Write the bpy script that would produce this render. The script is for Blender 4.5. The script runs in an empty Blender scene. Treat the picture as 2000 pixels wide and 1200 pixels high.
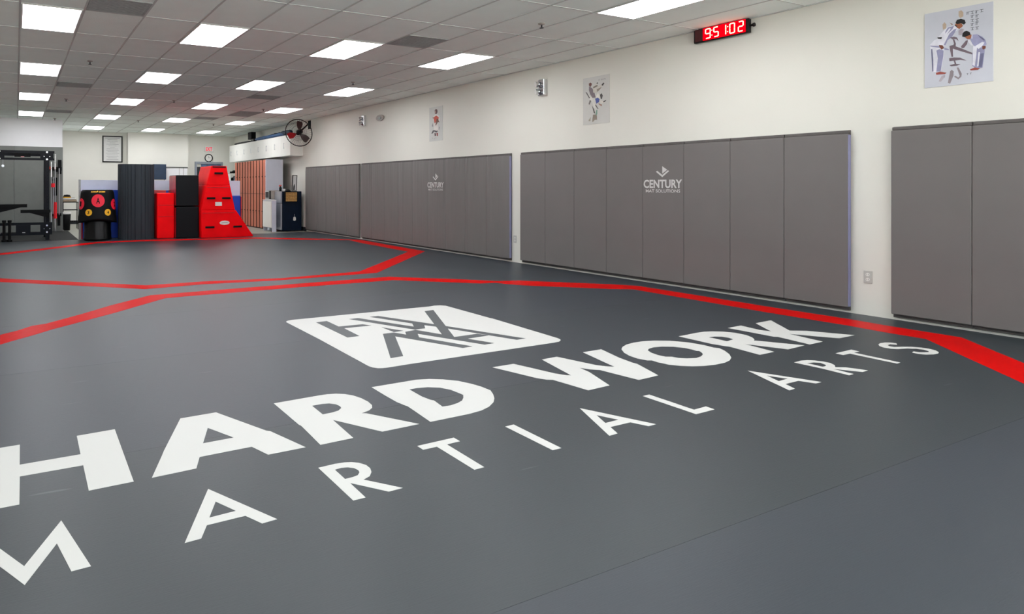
import bpy, bmesh, math, random
from mathutils import Vector, Matrix
from mathutils.geometry import tessellate_polygon
random.seed(7)
S = bpy.context.scene
COL = S.collection
PI = math.pi
# ------------------------------------------------------------------ camera
CAM_H = 1.2386
cd = bpy.data.cameras.new('camera')
cam = bpy.data.objects.new('camera', cd)
COL.objects.link(cam)
cam.location = (0, 0, CAM_H)
cam.rotation_euler = (PI / 2, 0, -0.4847)
cd.sensor_width = 36
cd.lens = 36 * 1315.17 / 2000
cd.shift_x = (1000 - 723.57) / 2000
cd.shift_y = -(600 - 365.56) / 2000
cd.clip_start = 0.05
S.camera = cam
# ------------------------------------------------------------------ world, exposure
w = bpy.data.worlds.new('world')
S.world = w
w.use_nodes = True
# outdoors beyond the shop window: blue sky above, bright lower half added to lift the ceiling
_nt = w.node_tree; _tc = _nt.nodes.new('ShaderNodeTexCoord'); _sp = _nt.nodes.new('ShaderNodeSeparateXYZ'); _rp = _nt.nodes.new('ShaderNodeValToRGB')
_nt.links.new(_tc.outputs['Generated'], _sp.inputs[0])
_ad = _nt.nodes.new('ShaderNodeMath'); _ad.operation = 'MULTIPLY_ADD'; _ad.inputs[1].default_value = .5; _ad.inputs[2].default_value = .5
_nt.links.new(_sp.outputs['Z'], _ad.inputs[0]); _nt.links.new(_ad.outputs[0], _rp.inputs['Fac'])
_rp.color_ramp.elements[0].position = .49; _rp.color_ramp.elements[0].color = (1.0, .97, .92, 1)
_rp.color_ramp.elements[1].position = .51; _rp.color_ramp.elements[1].color = (.05, .08, .14, 1)
_nt.links.new(_rp.outputs[0], _nt.nodes['Background'].inputs[0])
_nt.nodes['Background'].inputs[1].default_value = 10.0
S.view_settings.view_transform = 'Standard'
S.view_settings.look = 'None'
S.view_settings.gamma = 1
S.view_settings.use_curve_mapping = False
S.view_settings.exposure = 0.66
S.cycles.use_denoising = True
S.cycles.max_bounces = 8
S.cycles.diffuse_bounces = 5
LIGHT_POWER = 9.3          # the ceiling panels' emission
ROOM_TOP = 3.129
W = 7.283                  # the long wall on the right
GX, GY, CX, CY = 0.0377, 7.7513, 0.6096, 1.2192   # ceiling grid

# ------------------------------------------------------------------ helpers
def lin(h):
    v = [int(h[i:i+2], 16) / 255 for i in (0, 2, 4)]
    return tuple(x / 12.92 if x <= .04045 else ((x + .055) / 1.055) ** 2.4 for x in v) + (1,)

MATS = {}
def mat(name, hx, rough=.6, metal=0.0, var=.06, scale=6.0, bump=0.0, bscale=120.0, stretch=(1, 1, 1), spec=.5, emit=0.0, ehex=None, alpha=None):
    m = bpy.data.materials.new(name)
    m.use_nodes = True
    nt = m.node_tree
    b = nt.nodes['Principled BSDF']
    b.inputs['Roughness'].default_value = rough
    b.inputs['Metallic'].default_value = metal
    b.inputs['Specular IOR Level'].default_value = spec
    tc = nt.nodes.new('ShaderNodeTexCoord')
    mp = nt.nodes.new('ShaderNodeMapping')
    mp.inputs['Scale'].default_value = stretch
    nt.links.new(tc.outputs['Object'], mp.inputs['Vector'])
    n = nt.nodes.new('ShaderNodeTexNoise')
    n.inputs['Scale'].default_value = scale
    n.inputs['Detail'].default_value = 4
    nt.links.new(mp.outputs[0], n.inputs['Vector'])
    c = lin(hx)
    r = nt.nodes.new('ShaderNodeValToRGB')
    r.color_ramp.elements[0].position = .3
    r.color_ramp.elements[1].position = .7
    r.color_ramp.elements[0].color = tuple(x * (1 - var) for x in c[:3]) + (1,)
    r.color_ramp.elements[1].color = tuple(min(1, x * (1 + var)) for x in c[:3]) + (1,)
    nt.links.new(n.outputs['Fac'], r.inputs['Fac'])
    nt.links.new(r.outputs['Color'], b.inputs['Base Color'])
    if bump:
        n2 = nt.nodes.new('ShaderNodeTexNoise')
        n2.inputs['Scale'].default_value = bscale
        n2.inputs['Detail'].default_value = 3
        nt.links.new(mp.outputs[0], n2.inputs['Vector'])
        bp = nt.nodes.new('ShaderNodeBump')
        bp.inputs['Strength'].default_value = bump
        bp.inputs['Distance'].default_value = .01
        nt.links.new(n2.outputs['Fac'], bp.inputs['Height'])
        nt.links.new(bp.outputs['Normal'], b.inputs['Normal'])
    if emit:
        b.inputs['Emission Color'].default_value = lin(ehex or hx)
        b.inputs['Emission Strength'].default_value = emit
    MATS[name] = m
    return m

class MB:
    """collects shapes given in world coordinates"""
    def __init__(s): s.v = []; s.f = []; s.mi = []; s.cur = 0; s.sm = []
    def add(s, vs, fs, smooth=False):
        o = len(s.v); s.v += [tuple(p) for p in vs]
        for f in fs:
            s.f.append([i + o for i in f]); s.mi.append(s.cur); s.sm.append(smooth)
        return s
    def box(s, x0, x1, y0, y1, z0, z1):
        x0, x1 = sorted((x0, x1)); y0, y1 = sorted((y0, y1)); z0, z1 = sorted((z0, z1))
        return s.add([(x0,y0,z0),(x1,y0,z0),(x1,y1,z0),(x0,y1,z0),(x0,y0,z1),(x1,y0,z1),(x1,y1,z1),(x0,y1,z1)],
                     [(3,2,1,0),(4,5,6,7),(0,1,5,4),(1,2,6,5),(2,3,7,6),(3,0,4,7)])
    def cyl(s, p, q, r, n=16, r2=None, cap=True):
        p, q = Vector(p), Vector(q); d = (q - p).normalized()
        a = d.orthogonal().normalized(); b = d.cross(a)
        r2 = r if r2 is None else r2
        vs = []
        for c, rr in ((p, r), (q, r2)):
            vs += [c + (a * math.cos(2*PI*i/n) + b * math.sin(2*PI*i/n)) * rr for i in range(n)]
        s.add(vs, [(i, (i+1) % n, n + (i+1) % n, n + i) for i in range(n)], True)
        if cap: s.add(vs, [tuple(range(n))[::-1], tuple(range(n, 2*n))])
        return s
    def tube(s, pts, r, n=10):
        for a, b in zip(pts, pts[1:]): s.cyl(a, b, r, n)
        return s
    def lathe(s, c, prof, n=32, axis=None):
        """prof: (radius, height) pairs round a vertical axis through c"""
        vs = []
        for r, z in prof:
            vs += [(c[0] + r * math.cos(2*PI*i/n), c[1] + r * math.sin(2*PI*i/n), c[2] + z) for i in range(n)]
        fs = []
        for k in range(len(prof) - 1):
            fs += [(k*n + i, k*n + (i+1) % n, (k+1)*n + (i+1) % n, (k+1)*n + i) for i in range(n)]
        return s.add(vs, fs, True)
    def prism(s, poly, holes, to3, d0, d1):
        """a slab over a flat outline; to3(u, v, d) gives the world point"""
        loops = [poly] + list(holes)
        flat = [p for l in loops for p in l]
        tri = tessellate_polygon([[Vector((p[0], p[1], 0)) for p in l] for l in loops])
        n = len(flat)
        vs = [to3(p[0], p[1], d1) for p in flat] + [to3(p[0], p[1], d0) for p in flat]
        fs = []
        up = to3(0, 0, d1); up = Vector(up) - Vector(to3(0, 0, d0))
        for t in tri:
            a, b, c = (Vector(vs[i]) for i in t)
            t = tuple(t)
            if (b - a).cross(c - a).dot(up) < 0: t = t[::-1]
            fs.append(t); fs.append(tuple(i + n for i in t[::-1]))
        o = 0
        for l in loops:
            m = len(l)
            fs += [(o + i, o + (i+1) % m, n + o + (i+1) % m, n + o + i) for i in range(m)]
            o += m
        return s.add(vs, fs)
    def xf(s, M):
        s.v = [tuple(M @ Vector(p)) for p in s.v]; return s

def origin_of(o):
    while o.parent: o = o.parent
    return Vector(o.location)

def obj(name, mb, m, parent=None, bevel=0.0, at=None, seg=2):
    me = bpy.data.meshes.new(name)
    if parent is not None: org = origin_of(parent)
    elif at is not None: org = Vector(at)
    else:
        xs, ys, zs = zip(*mb.v)
        org = Vector(((min(xs)+max(xs))/2, (min(ys)+max(ys))/2, min(zs)))
    me.from_pydata([tuple(Vector(p) - org) for p in mb.v], [], mb.f)
    for i, p in enumerate(me.polygons):
        p.material_index = mb.mi[i]; p.use_smooth = mb.sm[i]
    for q in (m if isinstance(m, (list, tuple)) else [m]): me.materials.append(q)
    me.update()
    o = bpy.data.objects.new(name, me)
    COL.objects.link(o)
    if parent is not None: o.parent = parent
    else: o.location = org
    if bevel:
        md = o.modifiers.new('edge', 'BEVEL'); md.width = bevel; md.segments = seg; md.limit_method = 'ANGLE'
        md.harden_normals = False
    return o

def tag(o, label, cat, group=None):
    o['label'] = label; o['category'] = cat
    if group: o['group'] = group
    return o

def thing(name, label, cat, loc, group=None):
    o = bpy.data.objects.new(name, None); COL.objects.link(o)
    o.location = loc; o.empty_display_size = .1
    return tag(o, label, cat, group)

def struct(name, mb, m, bevel=0.0, parent=None):
    o = obj(name, mb, m, parent, bevel)
    if parent is None: o['kind'] = 'structure'
    return o

_glyphs = {}
def text_polys(body, bold=0.0):
    """vertices and faces of a line of lettering, scaled into the unit box"""
    k = (body, bold)
    if k in _glyphs: return _glyphs[k]
    cu = bpy.data.curves.new('t', 'FONT'); cu.body = body; cu.offset = bold; cu.resolution_u = 3
    o = bpy.data.objects.new('t', cu); COL.objects.link(o)
    dg = bpy.context.evaluated_depsgraph_get(); dg.update()
    me = bpy.data.meshes.new_from_object(o.evaluated_get(dg))
    vs = [(v.co.x, v.co.y) for v in me.vertices]; fs = [tuple(p.vertices) for p in me.polygons]
    bpy.data.objects.remove(o); bpy.data.curves.remove(cu); bpy.data.meshes.remove(me)
    x0, x1 = min(v[0] for v in vs), max(v[0] for v in vs); y0, y1 = min(v[1] for v in vs), max(v[1] for v in vs)
    vs = [((x - x0) / (x1 - x0), (y - y0) / (y1 - y0)) for x, y in vs]
    _glyphs[k] = (vs, fs); return vs, fs

def put_text(mb, body, u0, u1, v0, v1, to3, bold=0.0, d=0.0):
    vs, fs = text_polys(body, bold)
    return mb.add([to3(u0 + (u1-u0)*x, v0 + (v1-v0)*y, d) for x, y in vs], fs)

def ordinal(i): return ['first','second','third','fourth','fifth','sixth','seventh','eighth','ninth','tenth','eleventh','twelfth'][i]

def disc(u, v, r, n=28, ry=None):
    return [(u + r * math.cos(2*PI*i/n), v + (ry or r) * math.sin(2*PI*i/n)) for i in range(n)]
def rect(u0, u1, v0, v1): return [(u0, v0), (u1, v0), (u1, v1), (u0, v1)]

# outlines in metres: floor prints and tape as (x, y), things on the long wall as (y, z)
DATA = {'HARD WORK':[{'o':[(-0.16,3.642),(0.017,3.645),(0.015,3.382),(0.265,3.383),(0.268,3.642),(0.447,3.651),(0.438,2.966),(0.263,2.962),(0.265,3.244),(0.015,3.244),(0.012,2.959),(-0.165,2.962)],'h':[]},{'o':[(0.778,3.658),(0.972,3.666),(1.124,3.273),(1.141,3.253),(1.219,2.976),(1.032,2.974),(0.994,3.101),(0.745,3.095),(0.702,2.976),(0.512,2.968),(0.595,3.191),(0.614,3.245)],'h':[[(0.872,3.45),(0.799,3.252),(0.952,3.256)]]},{'o':[(1.305,3.664),(1.588,3.678),(1.644,3.677),(1.695,3.662),(1.738,3.632),(1.771,3.582),(1.79,3.516),(1.796,3.441),(1.787,3.375),(1.767,3.335),(1.731,3.304),(1.673,3.281),(1.695,3.267),(1.863,2.992),(1.64,2.985),(1.49,3.258),(1.472,2.977),(1.293,2.971),(1.308,3.255),(1.303,3.275)],'h':[[(1.482,3.524),(1.544,3.526),(1.584,3.517),(1.612,3.485),(1.619,3.442),(1.612,3.412),(1.579,3.379),(1.536,3.366),(1.477,3.362)]]},{'o':[(1.945,3.678),(2.185,3.685),(2.272,3.688),(2.356,3.663),(2.43,3.614),(2.497,3.54),(2.535,3.445),(2.551,3.372),(2.555,3.285),(2.52,3.214),(2.48,3.152),(2.432,3.098),(2.358,3.045),(2.28,3.013),(2.192,2.999),(1.933,2.992),(1.956,3.265),(1.951,3.282),(1.939,3.358),(1.939,3.494)],'h':[[(2.128,3.532),(2.183,3.533),(2.252,3.519),(2.313,3.475),(2.347,3.408),(2.353,3.344),(2.356,3.289),(2.324,3.243),(2.288,3.205),(2.236,3.178),(2.178,3.163),(2.126,3.167),(2.144,3.281),(2.132,3.303),(2.121,3.374)]]},{'o':[(2.894,3.698),(3.081,3.702),(3.165,3.382),(3.188,3.338),(3.206,3.311),(3.228,3.3),(3.338,3.7),(3.489,3.71),(3.522,3.578),(3.567,3.405),(3.601,3.355),(3.645,3.318),(3.756,3.718),(3.948,3.723),(3.868,3.475),(3.843,3.337),(3.846,3.3),(3.734,3.033),(3.535,3.019),(3.495,3.305),(3.447,3.349),(3.413,3.411),(3.393,3.305),(3.276,3.021),(3.083,3.009),(3.049,3.279),(3.016,3.299),(2.983,3.357)],'h':[]},{'o':[(4.087,3.652),(4.153,3.701),(4.241,3.741),(4.341,3.761),(4.446,3.76),(4.548,3.734),(4.653,3.673),(4.737,3.562),(4.763,3.445),(4.756,3.355),(4.777,3.325),(4.739,3.254),(4.671,3.171),(4.589,3.101),(4.508,3.058),(4.418,3.034),(4.313,3.031),(4.212,3.046),(4.132,3.077),(4.071,3.121),(4.026,3.178),(4.01,3.261),(4.016,3.317),(3.987,3.332),(3.968,3.403),(3.981,3.484),(4.019,3.567)],'h':[[(4.234,3.534),(4.281,3.564),(4.353,3.581),(4.432,3.568),(4.507,3.523),(4.551,3.455),(4.555,3.392),(4.549,3.354),(4.563,3.339),(4.526,3.287),(4.487,3.255),(4.424,3.225),(4.355,3.212),(4.285,3.234),(4.242,3.271),(4.23,3.32),(4.19,3.341),(4.181,3.399),(4.197,3.473)]]},{'o':[(4.86,3.746),(5.106,3.765),(5.205,3.765),(5.274,3.742),(5.353,3.69),(5.4,3.618),(5.401,3.516),(5.361,3.44),(5.303,3.383),(5.238,3.349),(5.258,3.361),(5.278,3.343),(5.451,3.075),(5.209,3.059),(5.083,3.322),(5.039,3.062),(4.854,3.056),(4.895,3.322),(4.879,3.352),(4.856,3.446)],'h':[[(5.053,3.612),(5.121,3.605),(5.166,3.575),(5.177,3.521),(5.159,3.468),(5.045,3.445)]]},{'o':[(5.532,3.768),(5.729,3.779),(5.696,3.593),(5.725,3.504),(5.944,3.78),(6.203,3.8),(5.898,3.45),(6.016,3.376),(6.197,3.093),(5.96,3.087),(5.764,3.374),(5.713,3.082),(5.521,3.075),(5.569,3.354),(5.546,3.373),(5.543,3.42)],'h':[]}],
'MARTIAL ARTS':[{'o':[(0.024,2.47),(0.149,2.745),(0.217,2.368),(0.158,2.366),(0.126,2.575),(0.024,2.352),(-0.078,2.575),(-0.11,2.366),(-0.169,2.368),(-0.101,2.745)],'h':[]},{'o':[(0.697,2.751),(0.861,2.381),(0.801,2.376),(0.764,2.461),(0.618,2.458),(0.577,2.374),(0.519,2.371)],'h':[[(0.695,2.627),(0.64,2.51),(0.744,2.515)]]},{'o':[(1.179,2.732),(1.261,2.736),(1.304,2.731),(1.335,2.719),(1.361,2.697),(1.379,2.66),(1.379,2.621),(1.366,2.585),(1.34,2.551),(1.3,2.533),(1.407,2.388),(1.34,2.385),(1.236,2.53),(1.233,2.383),(1.178,2.383)],'h':[[(1.235,2.68),(1.268,2.685),(1.296,2.676),(1.317,2.656),(1.324,2.628),(1.319,2.607),(1.299,2.583),(1.273,2.576),(1.234,2.574)]]},{'o':[(1.697,2.742),(1.912,2.749),(1.912,2.697),(1.833,2.693),(1.83,2.397),(1.775,2.395),(1.775,2.691),(1.697,2.69)],'h':[]},{'o':[(2.236,2.752),(2.294,2.756),(2.287,2.402),(2.233,2.402)],'h':[]},{'o':[(2.791,2.787),(2.954,2.414),(2.897,2.412),(2.859,2.496),(2.712,2.496),(2.673,2.413),(2.611,2.409)],'h':[[(2.786,2.66),(2.836,2.553),(2.734,2.549)]]},{'o':[(3.284,2.775),(3.34,2.777),(3.333,2.472),(3.442,2.478),(3.439,2.423),(3.278,2.419)],'h':[]},{'o':[(4.362,2.829),(4.522,2.448),(4.459,2.446),(4.422,2.532),(4.275,2.528),(4.229,2.442),(4.165,2.438)],'h':[[(4.357,2.697),(4.409,2.591),(4.301,2.584)]]},{'o':[(4.857,2.81),(4.947,2.816),(5.004,2.803),(5.041,2.773),(5.062,2.729),(5.066,2.682),(5.031,2.635),(4.977,2.603),(5.036,2.567),(5.088,2.456),(5.011,2.451),(4.918,2.591),(4.904,2.452),(4.847,2.451),(4.863,2.632)],'h':[[(4.918,2.758),(4.982,2.746),(5.011,2.718),(4.987,2.67),(4.959,2.653),(4.912,2.649)]]},{'o':[(5.395,2.82),(5.622,2.828),(5.615,2.769),(5.538,2.767),(5.517,2.46),(5.463,2.456),(5.481,2.766),(5.392,2.766)],'h':[]},{'o':[(6.166,2.775),(6.155,2.809),(6.118,2.832),(6.055,2.837),(6.001,2.824),(5.946,2.791),(5.92,2.751),(5.925,2.704),(5.963,2.672),(6.045,2.649),(6.097,2.613),(6.11,2.571),(6.088,2.531),(6.057,2.518),(6.015,2.527),(5.986,2.545),(5.975,2.579),(5.928,2.567),(5.922,2.528),(5.947,2.488),(6.001,2.465),(6.063,2.462),(6.113,2.478),(6.161,2.515),(6.179,2.564),(6.171,2.613),(6.135,2.662),(6.068,2.697),(6.008,2.72),(6.005,2.751),(6.034,2.776),(6.089,2.784),(6.109,2.746)],'h':[]}],
'panel':[(2.191,5.821),(2.208,5.852),(2.228,5.87),(2.273,5.887),(3.797,5.885),(3.859,5.902),(3.922,5.891),(3.964,5.846),(3.961,5.095),(3.968,5.074),(3.923,4.16),(3.911,4.119),(3.888,4.092),(3.849,4.067),(3.783,4.057),(2.435,4.037),(2.25,4.028),(2.216,4.032),(2.187,4.045),(2.164,4.08),(2.156,4.122),(2.183,5.035)],
'mono':[[(2.427,5.677),(2.539,5.686),(2.532,5.412),(2.764,5.403),(2.808,5.315),(2.543,5.326),(2.524,4.989),(2.411,4.984)],[(3.601,5.683),(3.715,5.698),(3.19,4.573),(3.152,4.696)],[(2.981,5.675),(3.073,5.682),(3.225,5.347),(3.336,5.103),(3.39,4.974),(3.683,4.276),(3.588,4.27),(3.295,5.001),(3.239,5.102),(3.18,5.223)],[(2.76,5.67),(2.856,5.678),(3.119,5.097),(3.061,4.989)],[(3.183,5.234),(3.114,5.088),(3.061,4.989),(3.17,4.992),(3.233,5.105)],[(2.853,5.206),(2.948,4.995),(2.852,4.986)],[(2.94,4.947),(3.055,4.974),(2.992,4.828),(2.93,4.704),(2.887,4.84)],[(2.732,4.965),(2.843,4.971),(2.779,4.839),(2.507,4.247),(2.396,4.238)],[(2.843,4.971),(2.892,4.848),(2.932,4.719),(2.933,4.719),(3.134,4.256),(3.038,4.246),(2.779,4.839)],[(3.057,4.983),(3.157,4.729),(3.195,4.58),(3.256,4.488),(3.35,4.263),(3.253,4.257),(2.994,4.84)],[(3.196,4.587),(3.438,4.599),(3.481,4.506),(3.256,4.488)]],
'tape1':[[(-0.117,6.428),(-0.11,6.034)],[(0.01,6.551),(0.01,6.168)],[(0.129,6.717),(0.121,6.28)],[(0.243,6.764),(0.274,6.462)],[(0.568,7.117),(0.546,6.726)],[(0.877,7.493),(0.876,7.051)],[(1.363,7.987),(1.476,7.701)],[(1.53,7.987),(1.668,7.716)],[(1.99,8.013),(1.919,7.727)],[(3.147,8.061),(3.067,7.769)],[(4.554,8.096),(4.436,7.783)],[(4.643,8.004),(5.094,7.165)],[(5.278,7.424),(5.272,6.994)],[(5.574,7.09),(5.49,6.952)],[(5.729,7.019),(5.542,6.79)],[(5.889,6.979),(5.641,6.611)],[(5.992,6.87),(5.773,6.477)],[(6.727,6.125),(6.424,5.848)],[(6.889,5.889),(6.613,5.721)],[(6.892,5.182),(6.592,4.957)],[(6.882,4.246),(6.565,4.05)],[(6.909,3.499),(6.577,3.332)],[(6.879,3.147),(6.552,3.0)],[(6.882,2.635),(6.558,2.746)],[(6.265,2.046),(5.613,1.833)],[(5.685,1.492),(5.112,1.342)]],
'tape2':[[(6.95,14.4),(6.886,14.129)],[(7.135,14.092),(6.78,13.454)],[(6.967,10.979),(6.644,11.062)],[(4.609,8.552),(4.462,8.812)],[(3.126,8.473),(3.192,8.651)],[(2.129,8.572),(2.193,8.827)],[(1.387,8.497),(1.452,8.816)],[(0.426,9.441),(0.442,9.797)],[(-0.183,10.013),(-0.19,10.413)],[(-0.695,10.512),(-0.721,10.916)]],
'tape3':[[(-0.886,13.415),(-0.863,13.067)],[(-0.262,14.345),(-0.255,13.96)],[(0.819,15.448),(0.797,15.04)],[(1.278,16.023),(1.283,15.556)],[(1.61,16.272),(1.576,15.93)],[(2.556,16.397),(2.5,16.04)],[(4.0,16.154),(3.919,15.825)],[(5.208,15.912),(5.105,15.596)],[(6.209,15.06),(6.058,14.694)],[(6.95,14.4),(6.886,14.129)]],
'poster1':{'sheet':[(3.055,2.802),(2.572,2.805),(2.572,2.132),(3.055,2.133)],'col':'c4c7d1','L':[('b4a08c',[(2.807,2.772),(2.788,2.777),(2.774,2.757),(2.774,2.721),(2.796,2.712),(2.807,2.731)]),('b4a08c',[(2.922,2.682),(2.908,2.7),(2.894,2.676),(2.897,2.643),(2.919,2.634)]),('a8a0aa',[(2.809,2.604),(2.788,2.62),(2.769,2.61),(2.785,2.559),(2.807,2.564)]),('8c6e64',[(2.872,2.689),(2.848,2.67),(2.853,2.661)]),('6e5f69',[(2.872,2.482),(2.85,2.485),(2.796,2.451),(2.711,2.393),(2.711,2.378),(2.796,2.424),(2.848,2.454),(2.846,2.383),(2.858,2.385),(2.869,2.454)]),('6e5f69',[(2.875,2.374),(2.839,2.375),(2.796,2.366),(2.75,2.333),(2.796,2.347),(2.834,2.347),(2.872,2.347)]),('6e5f69',[(2.872,2.313),(2.839,2.318),(2.793,2.31),(2.818,2.299),(2.861,2.301)]),('6e5f69',[(2.842,2.348),(2.831,2.347),(2.823,2.315),(2.834,2.315)]),('8c8288',[(2.82,2.284),(2.807,2.282),(2.785,2.225),(2.788,2.199),(2.809,2.179),(2.839,2.206),(2.831,2.215),(2.809,2.195),(2.799,2.207)]),('a8a0aa',[(2.95,2.181),(2.928,2.226),(2.903,2.233),(2.911,2.21),(2.933,2.176)]),('8c8288',[(2.883,2.159),(2.867,2.258),(2.856,2.27),(2.842,2.254),(2.845,2.214),(2.867,2.149)]),('6e5f69',[(2.79,2.463),(2.769,2.49),(2.756,2.507),(2.742,2.508),(2.748,2.476),(2.769,2.446),(2.785,2.446)]),('6e5f69',[(2.848,2.535),(2.837,2.533),(2.826,2.494),(2.828,2.467),(2.848,2.477),(2.839,2.496)]),('dcdce6',[(3.013,2.508),(2.911,2.462),(2.914,2.394),(2.925,2.321),(2.936,2.268),(2.973,2.267),(2.999,2.274),(3.004,2.396)]),('9090b0',[(2.945,2.468),(2.914,2.449),(2.917,2.395),(2.936,2.268),(2.967,2.27),(2.956,2.388),(2.967,2.458)]),('6a6a88',[(3.006,2.479),(2.997,2.478),(2.99,2.38),(2.989,2.276),(2.998,2.274)]),('dcdce6',[(3.019,2.513),(2.979,2.557),(2.933,2.562),(2.936,2.508),(2.945,2.482),(3.007,2.504)]),('9090b0',[(3.019,2.513),(2.942,2.495),(2.945,2.48),(3.006,2.5)]),('dcdce6',[(2.839,2.654),(2.807,2.624),(2.834,2.596),(2.848,2.579),(2.861,2.554),(2.883,2.538),(2.9,2.487),(2.939,2.501),(2.931,2.561),(2.959,2.57),(2.922,2.614),(2.883,2.654)]),('9090b0',[(2.883,2.647),(2.839,2.652),(2.85,2.626),(2.889,2.587),(2.906,2.577),(2.9,2.616)]),('9090b0',[(2.818,2.626),(2.839,2.584),(2.861,2.551),(2.883,2.538),(2.9,2.491),(2.914,2.497),(2.872,2.59),(2.839,2.621)]),('dcdce6',[(2.872,2.638),(2.861,2.634),(2.9,2.569),(2.928,2.513),(2.936,2.508),(2.928,2.561)]),('0f0d10',[(2.959,2.575),(2.925,2.57),(2.93,2.554),(2.956,2.562)]),('6e5f69',[(2.867,2.555),(2.839,2.557),(2.818,2.546),(2.807,2.513),(2.823,2.533),(2.85,2.537)]),('6e3c2d',[(2.948,2.504),(2.922,2.498),(2.911,2.472),(2.928,2.46),(2.942,2.481)]),('9090b0',[(2.911,2.476),(2.878,2.456),(2.872,2.445),(2.906,2.454)]),('965a3c',[(2.831,2.663),(2.818,2.68),(2.785,2.66),(2.777,2.641),(2.782,2.632),(2.801,2.618),(2.818,2.63)]),('0f0d10',[(2.828,2.676),(2.818,2.7),(2.79,2.704),(2.764,2.688),(2.757,2.66),(2.769,2.648),(2.79,2.666),(2.815,2.661)]),('1c1416',[(2.834,2.66),(2.815,2.646),(2.818,2.638),(2.831,2.649)]),('96463a',[(2.97,2.26),(2.939,2.267),(2.892,2.248),(2.906,2.24),(2.967,2.242)]),('9090b0',[(2.695,2.456),(2.628,2.411),(2.63,2.372),(2.643,2.256),(2.679,2.252),(2.713,2.281),(2.711,2.386)]),('dcdce6',[(2.705,2.451),(2.678,2.446),(2.685,2.355),(2.694,2.278),(2.711,2.287),(2.708,2.386)]),('6a6a88',[(2.656,2.376),(2.633,2.379),(2.646,2.263),(2.669,2.26)]),('dcdce6',[(2.669,2.392),(2.659,2.39),(2.669,2.274),(2.679,2.269)]),('9a9abc',[(2.721,2.55),(2.679,2.548),(2.643,2.518),(2.623,2.488),(2.615,2.447),(2.648,2.427),(2.679,2.446),(2.695,2.446),(2.711,2.472),(2.727,2.521)]),('dcdce6',[(2.742,2.511),(2.729,2.512),(2.704,2.457),(2.716,2.456),(2.74,2.494)]),('dcdce6',[(2.716,2.549),(2.71,2.55),(2.711,2.512),(2.717,2.519)]),('6a6a88',[(2.674,2.541),(2.643,2.511),(2.625,2.485),(2.633,2.483),(2.659,2.514)]),('dcdce6',[(2.69,2.448),(2.643,2.475),(2.628,2.466),(2.643,2.44),(2.669,2.418)]),('6e3c2d',[(2.643,2.44),(2.622,2.437),(2.622,2.415),(2.638,2.408),(2.644,2.42)]),('965a3c',[(2.764,2.542),(2.732,2.549),(2.715,2.551),(2.719,2.526),(2.727,2.513),(2.745,2.517)]),('0f0d10',[(2.781,2.547),(2.779,2.571),(2.769,2.586),(2.75,2.591),(2.729,2.575),(2.723,2.55),(2.742,2.546),(2.764,2.538)]),('96463a',[(2.727,2.253),(2.695,2.265),(2.659,2.252),(2.674,2.242),(2.721,2.244)])],'glyph':[(2.742,2.742),(2.712,2.742),(2.682,2.739),(2.649,2.742),(2.711,2.706),(2.711,2.672),(2.711,2.637),(2.711,2.601),(2.68,2.703),(2.68,2.669),(2.68,2.64),(2.68,2.601),(2.908,2.216),(2.866,2.216),(2.845,2.217),(2.745,2.216),(2.722,2.217)]},
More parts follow.
